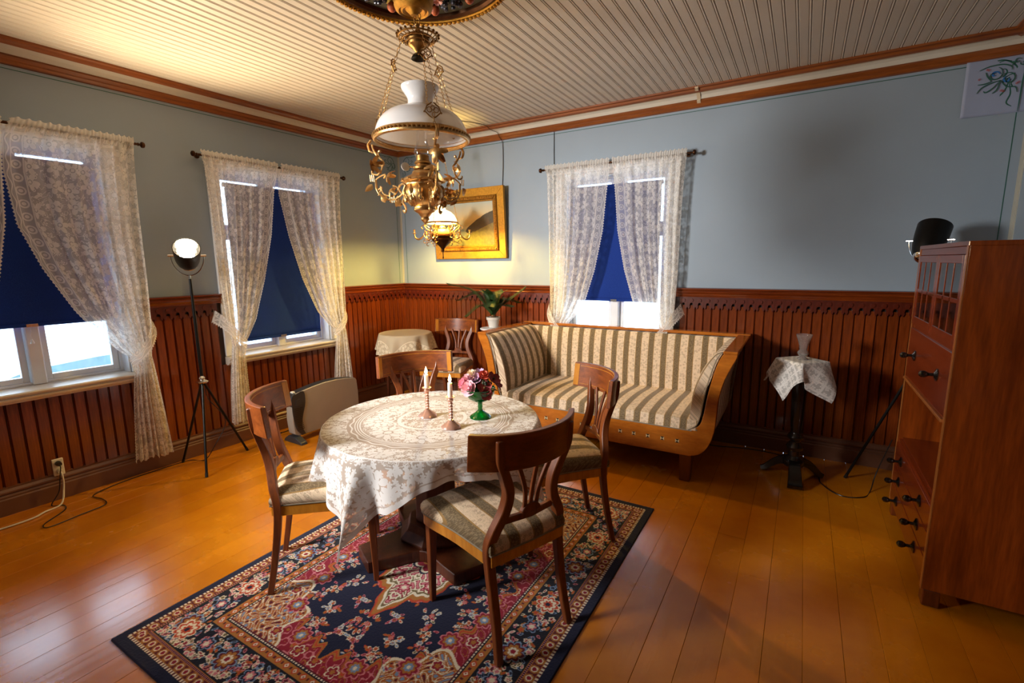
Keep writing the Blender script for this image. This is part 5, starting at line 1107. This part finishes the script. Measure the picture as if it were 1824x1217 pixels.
# ------------------------------------------------------------------ black pedestal table with white cloth and crystal vase
PX, PY = 4.03, -.52
t = thing('pedestal_table', 'black turned pedestal table by the panelling near the secretary desk', 'table', (PX, PY, 0), .1)
TA = math.radians(-45)-.1
m = MB(); m.box(-.102, .102, -.102, .102, .818, .836); m.xf(Matrix.Rotation(TA, 4, 'Z')); m.build('square_top', M_blackw, t, bevel=.003)
MB().lathe([(.03, .815), (.045, .80), (.052, .78), (.048, .765), (.050, .72), (.046, .71), (.054, .70), (.054, .69), (.044, .68), (.046, .62), (.040, .42), (.032, .34), (.034, .33), (.044, .32), (.050, .305), (.046, .29), (.034, .28), (.032, .27), (.046, .25), (.054, .235), (.050, .215), (.034, .205), (.036, .17), (.06, .15), (.066, .13), (.06, .10), (.04, .085), (.001, .08)], 28).build('turned_column', M_blackw, t, smooth=True)
for k in range(3):
    a = -PI/2+k*2*PI/3; m = MB(); P = smooth_path([(.03, .125), (.08, .115), (.13, .075), (.17, .035), (.20, .02)], 4); n = len(P); m.sweep([(r*CO(a), r*S(a), z) for r, z in P], [.062+.03*i/n for i in range(n)], [.06-.03*i/n for i in range(n)], up=(0, 0, 1)); m.build('splayed_foot', M_blackw, t, smooth=True, bevel=.004)
M_lsm = lace_small('drawn_thread_lace', (.90, .87, .83, 1), .86, 30)
def square_cloth(center, half, sq, zt, ang, mat, name, label, n=100):
    # cloth corners hang over the middles of the square top's sides
    vs, uv, fs = [], [], []; A = math.radians(ang)
    for j in range(n+1):
        for i in range(n+1):
            a, b = (i/n*2-1)*half, (j/n*2-1)*half; uv.append((a, b)); x, y = (a-b)*.70711, (a+b)*.70711   # frame of the top
            qx, qy = max(-sq, min(sq, x)), max(-sq, min(sq, y)); dx, dy = x-qx, y-qy; d = math.hypot(dx, dy)
            if d < 1e-6: X, Y, Z = x, y, zt
            else:
                nx, ny = dx/d, dy/d; th = math.atan2(y, x); lift = .30+.5*max(0, CO(th-PI+.25))**6; wob = .10*S(5*th+.8)
                o_ = .006+d*(lift+wob); tx, ty = -ny, nx; sh = .16*d*S(14*(x*tx+y*ty)+1.3)
                X, Y, Z = qx+nx*o_+tx*sh, qy+ny*o_+ty*sh, zt-math.sqrt(max(0, d*d-(o_-.006)**2))
            vs.append((X*CO(A)-Y*S(A), X*S(A)+Y*CO(A), Z))
    for j in range(n):
        for i in range(n): a = j*(n+1)+i; fs.append((a, a+1, a+n+2, a+n+1))
    me = bpy.data.meshes.new(name); me.from_pydata(vs, [], fs); me.update(); me.polygons.foreach_set('use_smooth', [True]*len(fs)); ul = me.uv_layers.new(name='UVMap'); vi = np.zeros(len(me.loops), dtype=np.int32); me.loops.foreach_get('vertex_index', vi)
    ul.data.foreach_set('uv', np.array(uv, dtype=np.float32)[vi].reshape(-1)); me.materials.append(mat); return tag(link(name, me, loc=center), label, 'tablecloth')
square_cloth((PX, PY, 0), .262, .104, .840, -45, M_lsm, 'small_tablecloth', 'small square white lace cloth draped over the black pedestal table')
t = thing('crystal_vase', 'small cut crystal vase standing on the white cloth of the black pedestal table', 'vase', (PX, PY, .8415))
shell(MB(), [(.034, 0), (.034, .004), (.018, .014), (.016, .02), (.031, .032), (.034, .044), (.028, .056), (.022, .064), (.026, .09), (.034, .122), (.046, .154), (.048, .166)], 32, .0035).build('vase_body', M_cut, t, smooth=True)
MB().lathe([(.001, .004), (.015, .006), (.017, .022), (.026, .034), (.001, .038)], 24).build('vase_base', M_cut, t, smooth=True)

# ------------------------------------------------------------------ little round table with cream cloth in the corner
QX, QY, QZ = .42, -.46, .775
t = thing('round_side_table', 'small round table under a cream cloth in the corner of the room', 'table', (QX, QY, 0))
MB().lathe([(.001, QZ-.004), (.262, QZ-.004), (.268, QZ-.014), (.262, QZ-.026), (.1, QZ-.028)], 48).build('round_top', M_pedw, t, smooth=True)
for k in range(4):
    a = k*PI/2+.5; m = MB(); m.sweep([(.20*CO(a), .20*S(a), QZ-.028), (.205*CO(a), .205*S(a), .35), (.215*CO(a), .215*S(a), 0)], [.035, .03, .024], [.035, .03, .024], up=(0, 1, 0)); m.build('leg', M_pedw, t, bevel=.003)
MB().lathe([(.22, QZ-.028), (.225, QZ-.06), (.22, QZ-.09), (.20, QZ-.09)], 40).build('apron', M_pedw, t, smooth=True)
def round_cloth():
    vs, fs, uv = [], [], []; nr, nt_ = 34, 160
    for j in range(nr+1):
        for i in range(nt_):
            th = 2*PI*i/nt_; r = .02+.46*j/nr; r2 = r
            if r <= .268: vs.append((r*CO(th), r*S(th), QZ+.001))
            else:
                hem = .008*abs(S(th*20))*(j == nr); d = r-.268; f = S(9*th+.6)+.5*S(15*th+2)+.3*S(4*th); rad = .270+.008*(1-math.exp(-d/.02))+.10*d+d*.13*f; sag = .03*S(2*th+1)*d/.19
                vs.append((rad*CO(th), rad*S(th), QZ+.001-max(0, d-.004)+hem+sag))
            uv.append((r*CO(th), r*S(th)))
    for j in range(nr):
        for i in range(nt_): fs.append((j*nt_+i, j*nt_+(i+1) % nt_, (j+1)*nt_+(i+1) % nt_, (j+1)*nt_+i))
    fs.append(tuple(range(nt_-1, -1, -1))); me = bpy.data.meshes.new('cream_tablecloth'); me.from_pydata(vs, [], fs); me.update(); me.polygons.foreach_set('use_smooth', [True]*len(fs)); ul = me.uv_layers.new(name='UVMap'); vi = np.zeros(len(me.loops), dtype=np.int32); me.loops.foreach_get('vertex_index', vi)
    ul.data.foreach_set('uv', np.array(uv, dtype=np.float32)[vi].reshape(-1))
    N = NT('cream_embroidered_cloth'); uvs = N.attr('UVMap').outputs['Vector']; x, y, _ = N.sep(uvs); r = N.ma('SQRT', N.ma('ADD', N.ma('MULTIPLY', x, x), N.ma('MULTIPLY', y, y))); th = N.ma('ARCTAN2', y, x)
    sc = N.ma('ADD', N.ma('MULTIPLY', N.ma('ABSOLUTE', N.ma('SINE', N.ma('MULTIPLY', th, 2.5))), -.10), .43); ln = N.ma('LESS_THAN', N.ma('ABSOLUTE', N.ma('SUBTRACT', r, sc)), .004); fl_, c_ = flower(N, uvs, 26, 5, .42, .6, .5, .1)
    m = N.ma('MAXIMUM', ln, N.ma('MULTIPLY', fl_, N.ma('GREATER_THAN', r, sc))); cloth_out(N, N.mix(m, sl((206, 190, 160)), sl((240, 228, 200))), 1.0, .15); me.materials.append(N.m)
    tag(link('cream_tablecloth', me, loc=(QX, QY, 0)), 'cream embroidered cloth with scalloped hem on the small corner table', 'tablecloth')
round_cloth()

# ------------------------------------------------------------------ plant stand, pot, cycad palm
SX, SY, SZ = 1.465, -.345, .875
t = thing('plant_stand', 'white round plant stand behind the sofa arm, carrying the potted palm', 'plant stand', (SX, SY, 0))
MB().lathe([(.001, SZ), (.125, SZ), (.13, SZ-.006), (.125, SZ-.014), (.03, SZ-.018)], 36).build('round_top', M_white, t, smooth=True)
MB().lathe([(.03, SZ-.016), (.022, SZ-.06), (.026, SZ-.10), (.018, .5), (.024, .3), (.02, .12), (.04, .06), (.05, .04)], 20).build('column', M_white, t, smooth=True)
for k in range(3):
    a = k*2*PI/3+.4; m = MB(); m.sweep([(.02*CO(a), .02*S(a), .08), (.09*CO(a), .09*S(a), .05), (.125*CO(a), .125*S(a), 0.012)], .025, .022, up=(0, 0, 1)); m.build('foot', M_white, t, bevel=.003)
t = thing('potted_palm', 'feathery dark green potted palm in a white pot beside the sofa arm', 'potted plant', (SX, SY, SZ+.001), math.radians(31.1))
shell(MB(), [(.001, .003), (.042, .003), (.05, .03), (.058, .075), (.062, .077), (.067, .08), (.068, .105)], 32, .004).build('pot', M_pot, t, smooth=True, label='white ceramic pot')
MB().lathe([(.060, .085), (.03, .092), (.001, .095)], 20).build('soil', plain('potting_soil', (40, 26, 16), .9, var=.4, nscale=60), t)
MB().ball((0, 0, .10), (.028, .028, .026), 12, 8).build('caudex', plain('palm_caudex', (92, 66, 38), .8, var=.4, nscale=80), t)
#            target tip (right, away, up), mid lift
FR = [((-.42, -.04, .32), .10), ((.31, .02, .27), .02), ((-.24, -.10, .02), .10), ((.17, -.06, .10), .06), ((-.07, -.12, .26), .08), ((.10, .12, .24), .08), ((-.20, .14, .22), .12), ((.24, .16, .12), .10), ((-.33, .06, .16), .14), ((-.02, -.20, .12), .10), ((.04, .20, .20), .10)]
for k, (tp, lift) in enumerate(FR):
    T = Vector(tp)+Vector((0, 0, .10)); B = Vector((0, 0, .105)); mid = B.lerp(T, .5)+Vector((0, 0, lift)); P = [Vector(p) for p in smooth_path([tuple(B), tuple(B.lerp(mid, .5)+Vector((0, 0, .02))), tuple(mid), tuple(T)], 12)]; n = len(P)
    m = MB(); m.tube(P, [.0035*(1-.8*i/n) for i in range(n)], 5); q = R5
    for i in range(5, n):
        for sub in (0, .5):
            d = (P[min(i+1, n-1)]-P[i-1]).normalized(); p = P[i-1].lerp(P[i], sub); side = d.cross(Vector((0, 0, 1))).normalized(); up = side.cross(d)
            L = .082*S(PI*(.16+.66*(i/n)))**.7+.004
            for s in (-1, 1):
                dr = (side*s*.8+d*.62+up*.28).normalized(); w_ = d*.0024; e = p+dr*L+up*.004-Vector((0, 0, .006)); md = p+dr*L*.5; m.add([p-w_, p+w_, md+w_*1.1, e, md-w_*1.1], [(0, 1, 2, 3, 4)])
    m.build('frond', M_leaf, t, recalc=False)

# ------------------------------------------------------------------ painting in a broad gilt frame
def paint_mat():
    N = NT('fjord_painting'); v = N.coord('Object'); x, _, z = N.sep(v); n1 = N.noise(v, 9, 4, .6); n2 = N.noise(v, 34, 3, .6)
    base = N.ramp(N.ma('ADD', N.ma('MULTIPLY_ADD', z, 2.2, .45), N.ma('MULTIPLY', n1, .15)), [(.0, sl((66, 74, 40))), (.22, sl((128, 122, 66))), (.42, sl((150, 140, 92))), (.62, sl((204, 178, 118))), (1, sl((170, 178, 168)))])
    # right-hand mountain: rises to the right
    rx = N.ma('SUBTRACT', x, .0); h = N.ma('MULTIPLY_ADD', N.ma('POWER', N.ma('MAXIMUM', N.ma('ADD', rx, .06), .001), .55), .42, -.14); h = N.ma('ADD', h, N.ma('MULTIPLY', n1, .05))
    mk = N.ma('MULTIPLY', N.ma('LESS_THAN', z, h), N.ma('MULTIPLY', N.ma('GREATER_THAN', z, -.085), N.ma('GREATER_THAN', x, -.055)))
    dk = N.mix(n2, sl((26, 22, 18)), sl((70, 62, 36))); base2 = N.mix(mk, base, dk)
    h2 = N.ma('ADD', N.ma('MULTIPLY', N.ma('ADD', x, .03), -.95), N.ma('MULTIPLY_ADD', n1, .06, -.12)); mk2 = N.ma('MULTIPLY', N.ma('LESS_THAN', z, N.ma('MINIMUM', h2, .13)), N.ma('MULTIPLY', N.ma('GREATER_THAN', z, -.13), N.ma('LESS_THAN', x, -.03)))
    base3 = N.mix(mk2, base2, N.mix(n2, sl((92, 102, 78)), sl((136, 142, 112))))
    low = N.ma('LESS_THAN', z, N.ma('MULTIPLY_ADD', N.ma('SUBTRACT', x, .0), .35, -.10)); fg = N.mix(n2, sl((50, 54, 24)), sl((130, 122, 60))); base4 = N.mix(N.ma('MULTIPLY', low, N.ma('GREATER_THAN', x, -.05)), base3, fg)
    N.l(base4, N.b.inputs['Base Color']); N.b.inputs['Roughness'].default_value = .4; N.bump(n2, .15, .002); return N.m
FWd, FHt = .90, .70
t = thing('framed_painting', 'mountain and lake painting in a broad gilt frame hanging in the corner', 'painting', (.985, -.045, 1.89), 0); t.rotation_euler = (math.radians(4), 0, 0)
def mitred(w0, h0, w1, h1, y0, y1, nm, mat, bevel=.002, parent=t):
    # four mitred rails, outer w0 x h0, inner w1 x h1
    for a, (ax_, az_) in (('t', (0, 1)), ('b', (0, -1)), ('l', (-1, 0)), ('r', (1, 0))):
        if az_: o_ = [(-w0/2, az_*h0/2), (w0/2, az_*h0/2), (w1/2, az_*h1/2), (-w1/2, az_*h1/2)]
        else: o_ = [(ax_*w0/2, -h0/2), (ax_*w0/2, h0/2), (ax_*w1/2, h1/2), (ax_*w1/2, -h1/2)]
        MB().prism(o_, y0, y1).build(nm, mat, parent, bevel=bevel)
mitred(FWd, FHt, FWd-.16, FHt-.16, -.022, .012, 'flat_frame_rail', M_gilt)
mitred(FWd-.16, FHt-.16, FWd-.235, FHt-.235, -.040, .008, 'carved_rail', M_giltd, .006)
mitred(FWd-.235, FHt-.235, FWd-.27, FHt-.27, -.018, .006, 'slip', M_giltd)
m = MB()
for (w_, h_) in ((FWd-.197, FHt-.197),):
    for k in range(int(w_/.018)):
        for s in (-1, 1): m.ball((-w_/2+(k+.5)*.018, -.040, s*h_/2), (.008, .006, .012), 6, 4)
    for k in range(int(h_/.018)):
        for s in (-1, 1): m.ball((s*w_/2, -.040, -h_/2+(k+.5)*.018), (.012, .006, .008), 6, 4)
m.build('carved_leaf_ornament', M_giltd, t, smooth=True, kind='stuff')
MB().box(-(FWd-.27)/2, (FWd-.27)/2, -.004, .004, -(FHt-.27)/2, (FHt-.27)/2).build('canvas', paint_mat(), t)

# ------------------------------------------------------------------ small wall things
t = thing('wall_socket', 'cream double wall socket above the baseboard with black and white cords plugged in', 'socket', WP('left', 3.19, .018, .215), RZ['left'])
MB().box(-.028, .028, -.012, .0, -.056, .056).build('socket_plate', M_wplast, t, bevel=.003)
for z in (.026, -.026): MB().tube([(0, -.0135, z), (0, -.0115, z)], .019, 20).build('socket_face', M_wplast, t, smooth=True)
def cord(name, pts, r, mat, label, plug=None, smooth=6):
    t = thing(name, label, 'power cord', pts[0]); o = Vector(pts[0]); P = [tuple(Vector(p)-o) for p in smooth_path(pts, smooth)]
    MB().tube(P, r, 6).build('cable', mat, t, smooth=True)
    if plug: 
        m = MB(); d = WP('left', 0, 1)-WP('left', 0, 0); m.tube([Vector((0, 0, 0))-d*.018, Vector((0, 0, 0))+d*.012], [.017, .013], 14); m.build('plug', mat, t, smooth=True)
sk = lambda z, d=.055: tuple(WP('left', 3.19, d, z))
cord('power_cord', [sk(.242, .052), sk(.225, .075), tuple(WP('left', 3.20, .07, .16)), tuple(WP('left', 3.22, .085, .07)), (-.0, -3.27, .004), (.06, -3.23, .004), (.15, -3.25, .004), (.262, -3.375, .004), (.33, -3.37, .004), (.31, -3.22, .004), (.285, -3.09, .004), (.18, -3.07, .004), (.075, -3.085, .004), (.02, -3.0, .004), (-.01, -2.85, .004), (-.015, -2.62, .004), (-.0, -2.46, .004), (.10, -2.40, .004), (.17, -2.36, .10), (.20, -2.26, .30), (.185, -2.36, .50), (.19, -2.372, .60)], .0032, M_black, 'thin black cord looping over the floor from the socket to the lit tripod lamp', True)
cord('power_cord', [sk(.189, .052), sk(.17, .085), tuple(WP('left', 3.195, .09, .09)), (.045, -3.235, .010), (.075, -3.32, .006), (.115, -3.39, .006), (.115, -3.53, .006), (.07, -3.75, .006), (.05, -4.2, .006), (.1, -4.6, .006), (.40, -4.72, .006)], .005, M_wplast, 'thick white cord running from the socket along the baseboard toward the camera', True)
cord('power_cord', [(4.56, -.43, .35), (4.50, -.42, .10), (4.47, -.50, .004), (4.42, -.62, .004), (4.30, -.66, .004), (4.20, -.52, .004), (4.17, -.30, .004), (3.95, -.12, .004), (3.70, -.10, .004), (3.45, -.16, .004), (3.2, -.10, .004)], .0032, M_black, 'thin black cord on the floor behind the black pedestal table')
cord('power_cord', [tuple(WP('left', 1.86, .36, .10)), tuple(WP('left', 1.92, .30, .02)), tuple(WP('left', 1.95, .22, .004)), tuple(WP('left', 1.88, .16, .004)), tuple(WP('left', 1.7, .12, .004)), tuple(WP('left', 1.2, .10, .004))], .0032, M_black, 'short black cord trailing from the grey heater')
# ceiling cable of the small lit lamp, running over the cornice and down the wall
cord('ceiling_cable', [(1.03, -.53, 2.785), (1.19, -.40, 2.786), (1.30, -.20, 2.783), (1.33, -.135, 2.75), (1.36, -.06, 2.735), (1.38, -.05, 2.69), (1.39, -.012, 2.64), (1.39, -.008, 2.45), (1.38, -.008, 2.25)], .0028, M_brassd, 'thin brown cable running along the ceiling from the small lit chandelier to the wall', smooth=5)
t = thing('wall_cable', 'thin dark cable hanging down the wall beside the sofa window curtain', 'cable', (1.943, -.004, 2.5)); MB().tube([(0, 0, .17), (0, -.002, 0), (.002, -.004, -.14)], .003, 6).build('cable', M_blackm, t)
# patched paper with painted scroll in the upper corner of the back wall
t = thing('paper_panel', 'blue-grey paper panel with painted green scrolls high above the secretary desk', 'paper panel', (4.91, -.002, 2.515))
n = 16; M_paper = plain('blue_grey_paper', (150, 160, 186), .6, var=.03)
m = MB(); m.grid(lambda u, v: (-.152+.312*u, -.003-.004*abs(S(u*5))*v*(1-v)-(.006*(1-u)**6), -.163+.333*v), n, n); pp = m.build('paper_sheet', M_paper, t, smooth=True, recalc=False); md = pp.modifiers.new('thickness', 'SOLIDIFY'); md.thickness = .002
M_blu = plain('blue_scroll_paint', (40, 110, 180), .5); M_redp = plain('red_berry_paint', (190, 70, 60), .5)
def pscroll(lst, wd, mat, nm):
    m = MB()
    for q in lst: flatline(m, q, wd, -.0125, -.0112)
    m.build(nm, mat, t)
pscroll([spiral(-.02, .065, .042, 1.2, 1.0, -1), spiral(.045, .03, .042, 2.6, 1.0, -1), smooth_path([(-.09, .10), (-.05, .115), (.01, .118), (.05, .10), (.055, .08)]), smooth_path([(.10, .12), (.11, .06), (.108, .0), (.106, -.10), (.104, -.16)]), smooth_path([(.01, .03), (-.03, .02), (-.07, .0), (-.09, -.03)]),
         smooth_path([(.01, .03), (-.02, -.01), (-.05, -.03), (-.06, -.02)]), smooth_path([(.01, .03), (.0, -.02), (-.02, -.04)]), smooth_path([(.01, .03), (.04, -.01), (.08, -.02), (.09, -.05)]), smooth_path([(-.03, .03), (-.05, .06), (-.06, .085)]), smooth_path([(-.03, .03), (-.06, .02), (-.09, .02)]),
         spiral(.075, .125, .016, .5, 1, 1), spiral(.10, .11, .014, 2.5, 1, 1), smooth_path([(.05, .1), (.06, .12), (.05, .125)])], .006, M_wallline, 'green_scroll')
pscroll([spiral(-.018, .065, .022, 0, .8, 1), spiral(.042, .03, .022, 2, .8, 1)], .009, M_blu, 'blue_spiral')
pscroll([[(x+.005*CO(q), z+.005*S(q)) for q in [i*2*PI/8 for i in range(9)]] for x, z in ((-.055, .10), (-.046, .096), (-.085, .05), (.085, .0), (.092, .005), (.02, -.03), (.03, -.034))], .0025, M_redp, 'red_berry')
# clear tape over the cornice joint
t = thing('tape_strip', 'strip of pale tape over the cornice joint on the back wall', 'tape', (3.20, -.02, 2.72))
M_tape = plain('pale_tape', (196, 178, 150), .3); m = MB()
pf = [(-.022, -.042), (.026, -.006), (.020, .008), (.06, .046), (.09, .050), (.112, .040), (.132, .058), (.134, .064)]
m.sweep([(0, -.0-d_, z_) for d_, z_ in pf], .026, .0012, up=(0, -1, .3)); m.build('tape', M_tape, t)
# the studio lamps' sockets, beyond the picture, end here
